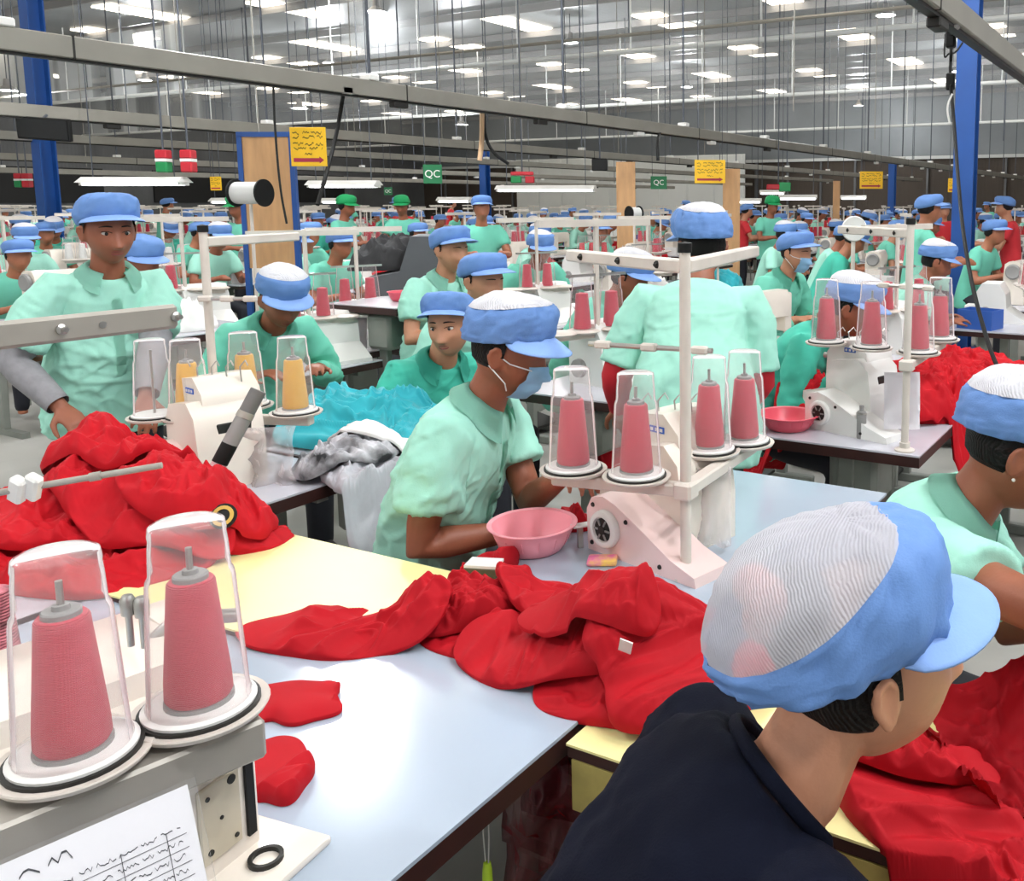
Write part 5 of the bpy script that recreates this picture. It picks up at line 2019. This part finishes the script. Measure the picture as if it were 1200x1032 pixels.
rail('grey power rail with white plug boxes above the nearest tables', -1.07, 3.2, 40, 2.5, .10, .12, 4.2, 2.2, 1)
rail('long grey power rail on hanger rods above the gold thread stand', -5.95, -3, 40, 2.5, .10, .13, 2.6, 1.9, 2)
rail('grey power rail carrying the black screen', -10.45, -3, 40, 2.5, .10, .13, 3.4, 2.6, 3)
for k, x in enumerate((-14.6, -18.7, -23.0)):
    rail(('far grey power rail next beyond the one with the black screen', 'far grey power rail second beyond the one with the black screen', 'far grey power rail third beyond the one with the black screen')[k], x, -2, 40, 2.5 - .12 * k, .10, .12, 6.0, 3.1, 4 + k)['group'] = 'far power rails'
# slim cross rods with small lamps, high under the roof
for k, (y, z) in enumerate(((7.0, 5.0), (12.5, 4.2))):
    t = thing('conduit', ('slim conduit pipe crossing above the blue columns', 'slim conduit pipe crossing in front of the roof trusses')[k], 'pipe', (0, y, z))
    MB().tube([(-40, 0, 0), (5, 0, 0)], .03, 6).build('pipe', M_RAIL, t, True)
    for i in range(9):
        MB().tube([(-38 + 5 * i, 0, 0), (-38 + 5 * i, 0, ZR - z - .02)], .012, 6).build('hanger', M_ROD, t)
# fine suspension wires
for i in range(24):
    u = 8 + 51 * i + rnd.uniform(-9, 9)
    tt = rnd.uniform(9, 22)
    p = at_d(u, 200, tt)
    z0 = rnd.uniform(2.2, 2.7)
    o = MB().tube([(0, 0, z0), (0, 0, ZR - .01)], .007, 5).build('drop_wire', M_ROD if i % 2 else M_RAIL, None, False, (p.x, p.y, 0))
    tag(o, 'thin wire hanging from the roof above the sewing lines', 'wire', 'thin wires under the roof')


def cable(label, pts, r=.012, m=None, plug=None):
    P = [Vector(p) for p in pts]
    # smooth
    for _ in range(2):
        Q = [P[0]]
        for a, b in zip(P[:-1], P[1:]):
            Q += [a.lerp(b, .25), a.lerp(b, .75)]
        Q.append(P[-1])
        P = Q
    t = thing('cable_drop', label, 'cable', tuple(P[0]))
    MB().tube([p - P[0] for p in P], r, 8).build('cable', m or M_BLACK, t, True)
    if plug:
        for f, s in plug:
            q = P[int(f * (len(P) - 1))] - P[0]
            MB().box(q, s, bev=.008).build('plug', M_BLACK if s[0] < .06 else M_GREYPL, t)
    return t


def rail_pt(x, u, z=2.46):
    """point of the rail at X = x seen in photo column u"""
    a, b = abs(x) * .46, 60.0
    for _ in range(60):
        m_ = (a + b) / 2
        if to_px((x, m_, z))[0] < u:
            a = m_
        else:
            b = m_
    return Vector((x, a, z))


tc_ = 5.4
cable('thick black cable hanging from the near power rail beside the blue column',
      [rail_pt(-1.07, 1114), at_d(1115, 60, tc_), at_d(1113, 90, tc_), at_d(1117, 130, tc_ - .1), at_d(1122, 200, tc_ - .4), at_d(1128, 270, tc_ - .8), at_d(1140, 340, tc_ - 1.2), at_d(1160, 410, tc_ - 1.5), at_d(1172, 436, tc_ - 1.6)], .010,
      plug=[(.02, (.08, .08, .07)), (.11, (.05, .05, .14)), (.3, (.05, .04, .1))])
cable('thin black cable loop beside the thick cable drop', [at_d(1108, 40, tc_), at_d(1106, 70, tc_), at_d(1112, 62, tc_), at_d(1120, 62, tc_), at_d(1128, 50, tc_)], .006)
cable('thin white lead looped on the thick cable', [at_d(1116, 110, tc_ - .1), at_d(1109, 125, tc_ - .1), at_d(1113, 145, tc_ - .1)], .006, M_WHITE)
cable('black cable slanting down from the long power rail', [rail_pt(-5.95, 403), at_d(396, 150, 7.3), at_d(385, 195, 7.1), at_d(372, 240, 6.9)], .016, plug=[(.02, (.1, .1, .06))])
cable('black cable curving from the long rail to the slim blue column', [rail_pt(-5.95, 567), at_d(568, 160, 9.0), at_d(578, 180, 9.0), at_d(596, 192, 9.0)], .016)
cable('pale wooden tension cord hanging beside the curved cable', [rail_pt(-5.95, 565), at_d(565, 165, 9.05), at_d(562, 188, 9.05)], .024, mat('tan_cord', 'C9A582', .6))
cable('dark wire hanging in front of the wooden notice board', [rail_pt(-5.95, 320), at_d(322, 150, 6.6), at_d(328, 220, 6.6), at_d(336, 262, 6.6)], .008)
cable('black curled lead under the long rail near the far columns', [rail_pt(-5.95, 774), at_d(770, 165, 11), at_d(771, 188, 11)], .02)

# ------------------------------------------------------------------ signs, screen, signals
FACE = YAW + 0.0
def psign(label, u, v, t, w, h, kind, top=None):
    p = at_d(u, v, t)
    return hang_sign(label, tuple(p), w * t / F_PX, h * t / F_PX, FACE, kind, top)


psign('large yellow hanging sign with a red arrow beside the wooden notice board', 361.5, 172, 7.0, 42, 45, 'yellow', ZR - .01)
psign('yellow hanging sign with red underline above the plywood panel', 832, 201, 12.5, 36, 27, 'yellow', ZR - .01)
psign('yellow hanging sign before the brown wall', 1021, 211, 16, 27, 20, 'yellow', ZR - .01)
psign('small yellow hanging sign beside the thick black cable', 1118, 217, 14, 14, 16, 'yellow', ZR - .01)
psign('tiny yellow hanging sign near the white thread roll', 253, 215, 12, 13, 16, 'yellow', ZR - .01)
psign('green hanging sign lettered QC beside the slim blue column', 507, 204, 11, 22, 22, 'qc', ZR - .01)
psign('green hanging sign lettered QC beside the plywood panel', 772, 214, 14, 19, 15, 'qc', ZR - .01)
psign('small dim green sign far behind the tube lamps', 455, 224, 16, 10, 9, 'qc', ZR - .01)
p = at_d(52, 151, 9.15)
t = thing('screen', 'black flat screen hung from a power rail', 'screen', tuple(p), FACE)
MB().box((0, 0, 0), (.54, .05, .225), R=rotm(.12, .07, 0), bev=.01).build('case', M_BLACK, t)
MB().box((0, -.028, 0), (.50, .004, .19), R=rotm(.12, .07, 0)).build('panel', mat('screen_glass', '1A1B1D', .2), t)
MB().tube([(0, 0, .1), (0, .05, 2.46 - p.z)], .015, 6).build('bracket', M_ROD, t)
for (u, v, tt, low, lab) in ((192, 190, 9.4, 'g', 'red and green signal box hanging near the black screen'), (221, 190, 9.4, 'r', 'red signal box with a white band beside the red and green one'),
                             (23, 212, 15, 'g', 'far signal box beside the blue column, green below'), (32, 212, 15, 'r', 'far signal box beside the blue column, all red')):
    p = at_d(u, v, tt)
    andon(lab, tuple(p), low, FACE, ZR - .01)
p = at_d(612, 206, 12)
t = thing('signal_bar', 'red and green signal bar hanging near the slim blue column', 'signal', tuple(p), FACE)
MB().box((0, 0, .03), (.30, .06, .05), bev=.01).build('red_bar', mat('signal_red', 'B71E2C'), t)
MB().box((-.08, 0, -.05), (.14, .06, .09), bev=.01).build('green_block', mat('signal_green', '128045'), t)
MB().box((.1, 0, -.05), (.12, .06, .09), bev=.01).build('red_block', mat('signal_red', 'B71E2C'), t)
MB().tube([(0, 0, .05), (0, 0, ZR - .01 - p.z)], .01, 6).build('hanger', M_ROD, t)
p = at_d(912, 219, 14)
t = thing('signal_bar', 'green and red signal bar hanging before the brown wall', 'signal', tuple(p), FACE)
MB().box((-.08, 0, 0), (.2, .06, .08), bev=.01).build('red_bar', mat('signal_red', 'B71E2C'), t)
MB().box((.1, 0, 0), (.18, .06, .14), bev=.01).build('green_block', mat('signal_green', '128045'), t)
MB().tube([(0, 0, .05), (0, 0, ZR - .01 - p.z)], .01, 6).build('hanger', M_ROD, t)
p = at_d(703, 193, 13)
t = thing('screen', 'small dark monitor high on the pale wall side', 'screen', tuple(p), FACE)
MB().box((0, 0, 0), (.22, .12, .17), bev=.01).build('case', M_BLACK, t)
MB().tube([(0, 0, .08), (0, 0, ZR - .01 - p.z)], .012, 6).build('bracket', M_ROD, t)

# wooden notice board in a blue frame on legs
M_PLY = mat('plywood', 'C99B6C', .6, var=.18, vscale=3, stretch=(6, 6, 1))
p = at_d(318, 270, 7.4)
zt = at_d(318, 160, 7.4).z
bw = 60 * 7.4 / F_PX
t = thing('notice_board', 'tall plywood notice board in a blue frame on legs', 'notice board', (p.x, p.y, 0), FACE)
zb = 1.05
MB().box((0, 0, (zt + zb) / 2), (bw, .02, zt - zb)).build('panel', M_PLY, t)
for s in (-1, 1):
    MB().box((s * bw / 2, 0, zt / 2), (.04, .04, zt)).build('post', M_BLUE, t)
    MB().box((s * bw / 2, 0, .02), (.06, .5, .04)).build('foot', M_BLUE, t)
MB().box((0, 0, zt + .01), (bw + .04, .04, .04)).build('top_rail', M_BLUE, t)
for (u, v0, v1, w, tt, lab) in ((734, 190, 262, 22, 12, 'narrow plywood panel standing among far machines'), (857, 198, 262, 20, 12.8, 'narrow tan panel under the yellow sign'), (980, 212, 240, 8, 17, 'slim brown post panel before the brown wall')):
    p = at_d(u, v1, tt)
    z1 = at_d(u, v0, tt).z
    t = thing('plywood_panel', lab, 'panel', (p.x, p.y, 0), FACE)
    w_ = w * tt / F_PX
    MB().box((0, 0, (z1 + .5) / 2), (w_, .03, z1 - .5)).build('sheet', M_PLY, t)
    for s in (-1, 1):
        MB().box((s * w_ * .4, .03, .6), (.04, .04, 1.2)).build('post', M_PLY, t)

# large thread rolls on poles
def roll(label, u, v, t_, r, ln, rz, base=True):
    p = at_d(u, v, t_)
    t = thing('thread_roll', label, 'thread roll', (p.x, p.y, 0), rz)
    Mk = Matrix.Translation((0, 0, p.z)) @ Matrix.Rotation(PI / 2, 4, 'Y')
    MB().lathe([(0, -ln / 2), (r * .8, -ln / 2), (r * .8, ln / 2), (0, ln / 2)], 24, Mk).build('winding', M_THREADW, t, True)
    for s in (-1, 1):
        MB().lathe([(0, s * ln / 2 - .006), (r, s * ln / 2 - .006), (r, s * ln / 2 + .006), (0, s * ln / 2 + .006)], 24, Mk).build('flange', M_BLACK, t, True)
    MB().tube([(0, 0, 0), (0, 0, p.z - r * .82)], .012, 8).build('pole', M_POLE, t, True)
    MB().box((0, 0, .01), (.2, .2, .02)).build('foot', M_POLE, t)
    return t


roll('white thread roll with black flanges on a pole before the notice board', 293, 226, 6.6, .10, .24, FACE - .25)
roll('white thread roll with a black flange near the person seen from the back', 743, 250, 9, .075, .12, FACE + .7)

# tube lamps in view
for i, (u, v, t_, w, dr) in enumerate(((157, 214, 9.5, 128, .35), (403, 217, 11.5, 85, .35), (395, 236, 16, 36, .35), (640, 222, 13, 118, .35), (533, 235, 15, 40, .35), (870, 236, 17, 45, .35), (935, 232, 16, 45, .35), (905, 226, 19, 30, .35), (265, 236, 15, 34, .35), (1000, 232, 20, 30, .35))):
    p = at_d(u, v, t_)
    t = tube_lamp({0: 'white twin tube lamp below the red and green signal boxes', 1: 'white twin tube lamp beside the wooden notice board', 3: 'long white twin tube lamp before the pale wall'}.get(i, 'white twin tube lamp hung low over a far sewing line'), tuple(p), FACE + PI / 2 - .1, w * t_ / F_PX, 'tube lamps over the far lines')
    for s in (-.4, .4):
        MB().tube([(0, s * w * t_ / F_PX, .05), (0, s * w * t_ / F_PX, ZR - .01 - p.z)], .006, 5).build('hanger', M_ROD, t)

# ------------------------------------------------------------------ people a little further off
person('person in teal shirt looking back over the shoulder behind the turquoise cloth', hd(527, 382, 3.5), DEG(-20), lean=.4, curve=.3, hyaw=DEG(-48), hpitch=.12, hroll=.05,
       lod=0, voxel=.0065, shirt=M_TEAL, skin=M_SKIN3, eyes=True, seed=8, hands=[None, None], sleeve=1.9, capkw=dict(front_w=15, back_w=20, side_w=18, crown=M_CAPB, gather=.4, tilt=.22, rise=.088, brimlen=.05))
person('person in mint shirt bent over work beside the one looking back', hd(567, 330, 4.1), DEG(-8), lean=.35, curve=.3, hyaw=0, hpitch=.22,
       lod=1, voxel=.008, skin=M_SKIN3, seed=9, capkw=dict(front_w=15, back_w=20, side_w=18, crown=M_CAPB, gather=.4, tilt=.22, rise=.088))
person('person in mint shirt with eyes down in front of the grey cabinet', hd(529, 294, 4.9), DEG(-6), lean=.25, curve=.25, hyaw=0, hpitch=.15,
       lod=1, voxel=.008, skin=M_SKIN3, seed=10, capkw=dict(front_w=15, back_w=20, side_w=18, crown=M_CAPB, gather=.4, tilt=.22, rise=.088))
person('person in mint shirt with white-topped cap bent low behind gold cones', hd(330, 352, 3.9), DEG(-14), lean=.5, curve=.5, hpitch=.5, lod=1, voxel=.009, skin=M_SKIN2, seed=11,
       shirt=M_MINTD, sleeve=1.8, capkw=dict(front_w=50, back_w=70, side_w=60))
person('person in teal shirt bent low behind the white machine', hd(998, 362, 3.75), DEG(8), lean=.62, curve=.5, hpitch=.4, lod=1, voxel=.009, skin=M_SKIN2, seed=12, shirt=M_TEAL, sleeve=1.9,
       capkw=dict(front_w=50, back_w=75, side_w=65))
person('person in mint shirt with turquoise face mask at a flatbed machine', hd(933, 297, 5.5), DEG(-12), lean=.35, curve=.3, hpitch=.2, hyaw=0, lod=1, voxel=.009, skin=M_SKIN3, mask=True, seed=13, shirt=M_MINTD, sleeve=1.8,
       capkw=dict(front_w=15, back_w=20, side_w=18, crown=M_CAPB, gather=.4, tilt=.22, rise=.088))
person('person with white-topped cap half hidden by the person seen from the back', hd(738, 327, 4.55), DEG(10), lean=.5, curve=.4, hpitch=.35, lod=1, voxel=.01, skin=M_SKIN2, seed=14, shirt=M_MINTD)
person('person in mint shirt behind the standing person with grey undersleeves', hd(166, 308, 5.0), DEG(0), lean=.3, curve=.3, hpitch=.3, lod=1, voxel=.011, skin=M_SKIN2, seed=15,
       capkw=dict(front_w=15, back_w=20, side_w=18, crown=M_CAPB))
person('person with dark blue cap bent between crimson cones and cabinet', hd(633, 293, 7.0), DEG(-30), lean=.5, curve=.4, hpitch=.3, lod=1, voxel=.011, skin=M_SKIN2, seed=16, shirt=M_MINTD)
lw = person('person in mint shirt with white-topped cap beyond the far heap', hd(1097, 308, 5.9), DEG(20), lean=.4, curve=.3, hpitch=.35, lod=1, voxel=.011, skin=M_SKIN2, seed=17, capkw=dict(front_w=50, back_w=75, side_w=65))

# ------------------------------------------------------------------ prototypes for the far lines
class Proto:
    def __init__(self, root):
        self.root, self.used = root, False

    def put(self, loc, rz, label, group, scale=1.0):
        if not self.used:
            self.used = True
            r = self.root
            r.location = loc
            r.rotation_euler = (0, 0, rz)
            r.scale = (scale,) * 3
            r['label'] = label
            r['group'] = group
            return r
        return dup(self.root, loc, rz, label, group, scale)


flat = dict(front_w=15, back_w=20, side_w=18, crown=M_CAPB, tilt=.2, rise=.088)
topw = dict(front_w=50, back_w=72, side_w=60)
green = dict(front_w=15, back_w=20, side_w=18, crown=M_CAPG, band=M_CAPG)
pk_ = dict(lod=2, voxel=.017, face=PI / 2, head_at=(0, 0, 1.24))
PS = []
for i, (sh_, ck, kw) in enumerate(((M_MINTD, flat, {}), (M_MINT, topw, {}), (M_MINTD, flat, dict(mask=True)), (M_TEAL, topw, dict(lean=.5, hpitch=.5)), (M_MINT, flat, dict(lean=.45, hpitch=.4, sleeve=1.8)))):
    d_ = dict(lean=.3, curve=.3, hpitch=.25)
    d_.update(pk_)
    d_.update(kw)
    PS.append(Proto(person('seated person', shirt=sh_, capkw=ck, seed=20 + i, skin=(M_SKIN, M_SKIN2, M_SKIN3)[i % 3], **d_)))
PT = []
for i, (sh_, ck, kw) in enumerate(((M_MINTD, flat, {}), (M_MINTD, green, {}), (mat('red_polo', 'C2262F', .8), flat, {}))):
    d_ = dict(pk_, lean=.08, curve=.15, hpitch=.2, stand=True)
    d_['head_at'] = (0, 0, 1.52)
    d_.update(kw)
    PT.append(Proto(person('standing person', shirt=sh_, capkw=ck, seed=30 + i, skin=(M_SKIN, M_SKIN2, M_SKIN3)[i % 3], **d_)))

SEAT_L = ['seated person in mint shirt and all-blue cap at a far sewing line', 'seated person in mint shirt and white-topped cap at a far sewing line',
          'seated person in mint shirt wearing a face mask at a far sewing line', 'seated person in teal shirt bent low at a far sewing line', 'seated person in long-sleeved mint shirt at a far sewing line']
STAND_L = ['standing person in mint shirt and blue cap among far machines', 'standing person in mint shirt and green cap among far machines', 'standing person in red shirt and blue cap among far machines']


def put_person(kind, i, x, y, heading, scale=1.0):
    pr_ = (PS if kind == 's' else PT)[i]
    lab = (SEAT_L if kind == 's' else STAND_L)[i]
    grp = ('seated workers, kind %d' if kind == 's' else 'standing workers, kind %d') % (i + 1)
    return pr_.put((x, y, 0), heading - PI / 2, lab, ['seated workers in the far lines', 'seated workers with white-topped caps', 'seated masked workers', 'seated workers bent low', 'seated workers in long sleeves'][i] if kind == 's' else ['standing workers', 'standing green-capped workers', 'standing red-shirted workers'][i], scale)


# far table, machine, stand
ft = thing('sewing_table', 'x', 'table')
MB().prism([(-.31, -.52), (.31, -.52), (.31, .52), (-.31, .52)], TZ - .01, TZ).build('tabletop', M_TOPP, ft)
MB().prism([(-.308, -.518), (.308, -.518), (.308, .518), (-.308, .518)], TZ - .042, TZ - .0102).build('edge_band', M_WOODEDGE, ft)
for s in (-1, 1):
    MB().box((0, s * .42, TZ / 2 - .02), (.06, .04, TZ - .045)).build('leg', M_LEG, ft)
    MB().box((0, s * .42, .02), (.52, .05, .04)).build('foot', M_LEG, ft)
FT = Proto(ft)
FM = Proto(lockstitch('x', (0, 0, 0)))
fo = thing('overlock_machine', 'x', 'sewing machine')
MB().prism([(-.11, 0), (-.11, .2), (-.07, .27), (.05, .27), (.09, .2), (.1, .1), (.22, .02), (.22, 0)], -.14, .14, XZ).build('body', M_WHITE, fo)
MB().lathe([(0, 0), (.042, 0), (.04, .02), (0, .022)], 14, Matrix.Translation((-.04, -.14, .07)) @ Matrix.Rotation(PI / 2, 4, 'X')).build('hand_wheel', M_GREYPL, fo, True)
MB().box((-.15, .06, .05), (.1, .16, .1)).build('cloth_plate', M_WHITE, fo)
FO = Proto(fo)
fs = thing('thread_stand', 'x', 'thread stand')
MB().tube([(0, 0, 0), (0, 0, .72)], .012, 8).build('pole', M_POLE, fs, True)
MB().box((0, .0, .225), (.03, .46, .026)).build('plate_bar', M_POLE, fs)
MB().box((0, .0, .70), (.03, .56, .03)).build('guide_arm', M_POLE, fs)
MB().box((0, .0, .48), (.012, .3, .012)).build('guide_rod', M_STEEL, fs)
for yy in (-.19, -.075, .075, .19):
    plate_part(fs, 0, yy, .24, False)
FS = Proto(fs)
FC = {}
for nm, m in (('crimson', M_THREAD), ('red', M_THREADR), ('white', M_THREADW), ('gold', M_THREADY)):
    c_ = thread_cone((0, 0, 0), 'x', m, big=False)
    FC[nm] = Proto(c_)
cv = cone_cover((0, 0, 0), 'x', big=False)
FV = Proto(cv)
# far cloth heaps
def small_heap(seed, m):
    hm_set(-6, -5.2, .5, 1.5, 0.0)
    o = garment('cloth_heap', 'x', -5.6, 1.0, .26, .2, .3, .12, seed, m, nf=26, amp=.05, nr=20, nt=56)
    o.location = (0, 0, 0)
    return Proto(o)


M_BLKC = mat('black_cloth', '1A1A1D', .7)
FH = {'red': small_heap(81, M_RED2), 'white': small_heap(82, M_WCLOTH), 'black': small_heap(83, M_BLKC), 'teal': small_heap(84, M_TURQ)}
FB = Proto(basin('x', (0, 0, 0), M_BASINR, r=.10, ribs=False))
FST = Proto(stool('x', 0, 0, .42))


def stand_with_cones(x, y, rz, z=TZ, cols=('crimson',) * 4, n=4, cover=True, lab='far', where='at a far sewing line'):
    FS.put((x, y, z), rz, 'enamelled thread stand ' + where, 'far thread stands')
    slots = [(-.19), (-.075), (.075), (.19)][:n]
    for yy, c in zip(slots, cols):
        if c is None:
            continue
        px_, py_ = x - yy * math.sin(rz), y + yy * math.cos(rz)
        FC[c].put((px_, py_, z + .2545), 0, '%s thread cone on a stand %s' % (c, where), 'far %s cones' % c)
        if cover:
            FV.put((px_, py_, z + .2547), 0, 'clear cup over a thread cone ' + where, 'far cone covers')


BIN = {}
for nm, hx in (('blue', '2C57A8'), ('white', 'E2E2E0'), ('grey', '77797C')):
    b_ = thing('storage_bin', 'x', 'bin')
    m_ = mat('bin_' + nm, hx, .5)
    MB().box((0, 0, .004), (.26, .2, .008)).build('bottom', m_, b_)
    for s in (-1, 1):
        MB().box((s * .13, 0, .07), (.008, .2, .14)).build('side', m_, b_)
        MB().box((0, s * .1, .07), (.268, .008, .14)).build('side', m_, b_)
    BIN[nm] = Proto(b_)

# explicit mid-distance stands by the photo
for (u, v, t_, rz, cols, lab) in ((217, 340, 5.9, -1.2, ('crimson', 'crimson', None, None), 'behind the standing person with grey undersleeves'),
                                  (362, 374, 4.85, -1.2, (None, 'crimson', 'crimson', None), 'beside the bent person with the white-topped cap'),
                                  (420, 358, 5.5, -1.2, (None, 'crimson', 'crimson', None), 'before the grey cabinet'),
                                  (630, 338, 6.1, -1.2, (None, 'crimson', 'crimson', None), 'beyond the masked person'),
                                  (700, 387, 3.9, -1.15, (None, 'crimson', 'crimson', None), 'beside the standing person seen from the back'),
                                  (1050, 364, 5.0, -1.2, ('crimson', 'crimson', None, 'crimson'), 'beyond the white machine')):
    p = at_d(u, v, t_)
    z_ = p.z - .24
    stand_with_cones(p.x, p.y, rz + YAW + .3, max(z_, .6), cols, where=lab)
    sew_table('pale sewing table under the thread stand ' + lab, p.x - .25, p.x + .25, p.y - .26, p.y + .26, max(z_, .6), group=None)
    FO.put((p.x - .02, p.y + .12, max(z_, .6)), -.2, 'white sewing machine under the thread stand ' + lab, 'machines under mid-distance stands')

# grey cabinet with black cloth
p = at_d(492, 340, 6.4)
t = thing('grey_cabinet', 'dark grey sloping machine cabinet behind the seated group', 'cabinet', (p.x, p.y, 0), FACE + .2)
bevel_mb(MB().prism([(-.32, 0), (.2, 0), (.2, 1.08), (.12, 1.36), (-.02, 1.36), (-.1, 1.12), (-.32, 1.08)], -.25, .25, XZ), .015, 2).build('body', mat('cabinet_grey', '55585C', .5, var=.1), t, True)
MB().box((-.08, -.255, .55), (.4, .012, .8), bev=.004).build('door', mat('cabinet_door', '3F4246', .5), t)
MB().box((.08, -.265, .6), (.02, .02, .12), bev=.004).build('handle', M_STEEL, t)
p2 = at_d(462, 298, 6.5)
FH['black'].put((p2.x, p2.y, p2.z - .10), 1.0, 'black cloth bundle lying on the grey cabinet', 'black heaps', 1.2)
p2 = at_d(471, 348, 5.2)
FB.put((p2.x, p2.y, p2.z - .02), 0, 'small coral basin on the table before the grey cabinet', 'far coral basins', .8)
sew_table('pale table carrying the small coral basin before the grey cabinet', p2.x - .28, p2.x + .25, p2.y - .28, p2.y + .25, p2.z - .021)
p = at_d(1001, 268, 6.5)
t = thing('pedestal_fan', 'round white fan disc on a post among far machines', 'fan', (p.x, p.y, 0), FACE)
MB().lathe([(0, -.02), (.085, -.015), (.092, 0), (.085, .015), (0, .02)], 28, Matrix.Translation((0, 0, p.z)) @ Matrix.Rotation(PI / 2, 4, 'X')).build('disc', M_WHITE, t, True)
MB().tube([(0, .03, 0), (0, .03, p.z)], .015, 8).build('post', M_POLE, t, True)
MB().lathe([(0, 0), (.16, 0), (.15, .02), (.03, .04), (0, .04)], 20, Matrix.Translation((0, .03, 0))).build('base', M_POLE, t, True)
p = at_z(890, 404, TZ + .05)
FM.put((p.x, p.y, p.z - .05), -.3, 'white flatbed machine before the person with turquoise mask', 'far flatbed machines', 1.0)
sew_table('pale table under the flatbed machine of the person with turquoise mask', p.x - .25, p.x + .3, p.y - .4, p.y + .3, p.z - .051)
p = at_d(195, 374, 4.6)
FH['white'].put((p.x, p.y, p.z - .05), 0, 'white cloth heap behind the hanging grey bar', 'white heaps', .9)
sew_table('pale table under the white cloth heap behind the grey bar', p.x - .3, p.x + .3, p.y - .35, p.y + .35, p.z - .051)

OCC = [tuple(o.location[:2]) for o in C.objects if o.name.split('.')[0] in ('person', 'sewing_table', 'grey_cabinet', 'notice_board', 'plywood_panel', 'steel_column', 'thread_roll', 'pedestal_fan') and o.parent is None and (o.location.x or o.location.y)]


def is_free(x, y, r):
    return all((x - a) ** 2 + (y - b) ** 2 > r * r for a, b in OCC)


# explicit far workers
for (u, v, t_, k, i, hd_) in ((563, 250, 9.0, 't', 0, -40), (474, 252, 12, 't', 1, -60), (475, 265, 14, 't', 2, -90), (376, 290, 7.4, 's', 0, 0), (398, 256, 11, 't', 1, 20), (895, 265, 9.5, 's', 1, 10),
                              (900, 250, 13, 't', 1, -30), (960, 275, 8.2, 's', 3, 20), (985, 258, 10.5, 's', 0, 20), (1075, 258, 7.6, 't', 0, 30), (1187, 258, 10.5, 't', 2, -170), (212, 266, 10, 's', 0, 20),
                              (240, 275, 9, 's', 1, 0), (20, 280, 8.5, 's', 1, -10), (50, 270, 10, 's', 0, -20), (320, 300, 7.8, 's', 4, 0), (590, 262, 8.8, 't', 0, -60), (1030, 255, 11, 's', 2, 20), (1110, 252, 11, 's', 1, 20)):
    p = at_d(u, v, t_)
    if not is_free(p.x, p.y, .38):
        continue
    put_person(k, i, p.x, p.y, DEG(hd_), 1.0)
    OCC.append((p.x, p.y))
    if k == 's':
        FST.put((p.x, p.y, 0), 0, 'wooden stool under a worker in the far lines', 'stools in the far lines')

# rows of far stations
rr = random.Random(5)
nst = 0
for ix in range(-2, 24):
    tx = -4.15 - 1.5 * ix
    for iy in range(0, 30):
        ty = 1.2 + 1.28 * iy + .2 * math.sin(ix * 2.1)
        u, v, t_ = to_px((tx, ty, 1.0))
        if t_ < 5.6 or t_ > 27 or u < -60 or u > 1260:
            continue
        if t_ > 14 and rr.random() < .18:
            continue
        if not is_free(tx, ty, .62):
            continue
        nst += 1
        near = t_ < 15
        FT.put((tx, ty, 0), 0, 'pale sewing table in the far lines', 'sewing tables in the far lines')
        if rr.random() < .5:
            FM.put((tx - .05, ty + .05, TZ), rr.uniform(-.1, .1), 'white flatbed machine in the far lines', 'far flatbed machines')
        else:
            FO.put((tx - .02, ty + .05, TZ), rr.uniform(-.1, .1), 'white overlock machine in the far lines', 'far overlock machines')
        if rr.random() < .8:
            c = rr.choice(('crimson', 'crimson', 'red', 'white'))
            stand_with_cones(tx + .2, ty + .1, rr.uniform(-.5, .5), TZ, [c if rr.random() < .8 else None for _ in range(3)], 3, near)
        if rr.random() < .85 and is_free(tx - .62, ty, .62):
            put_person('s', rr.choice((0, 0, 1, 1, 2, 3, 4)), tx - .70 + rr.uniform(-.04, .04), ty + rr.uniform(-.1, .1), DEG(rr.uniform(-25, 25)), rr.uniform(.95, 1.04))
            OCC.append((tx - .62, ty))
            FST.put((tx - .72, ty, 0), 0, 'wooden stool under a worker in the far lines', 'stools in the far lines')
        elif t_ > 9 and rr.random() < .6 and is_free(tx - .7, ty + .3, .62):
            put_person('t', rr.choice((0, 0, 1, 2)), tx - .7, ty + .3, DEG(rr.uniform(-180, 180)), rr.uniform(.93, 1.02))
        if rr.random() < .4:
            k = rr.choice(('blue', 'white', 'grey'))
            BIN[k].put((tx + rr.uniform(-.12, .12), ty - .38, TZ), rr.uniform(-.3, .3), k + ' open storage bin on a table in the far lines', k + ' bins in the far lines', rr.uniform(.8, 1.2))
        if rr.random() < .6:
            k = rr.choice(('red', 'red', 'red', 'white', 'black', 'teal'))
            FH[k].put((tx + rr.uniform(-.05, .1), ty + .42, TZ), rr.uniform(0, 6), k + ' cloth heap on a table in the far lines', k + ' heaps in the far lines', rr.uniform(.7, 1.1))
print('STATIONS', nst)
for pr_ in PS + PT + [FT, FM, FO, FS, FV, FB, FST] + list(FC.values()) + list(FH.values()) + list(BIN.values()):
    if not pr_.used:
        for ch in KIDS.get(pr_.root.name, []):
            bpy.data.objects.remove(ch)
        bpy.data.objects.remove(pr_.root)
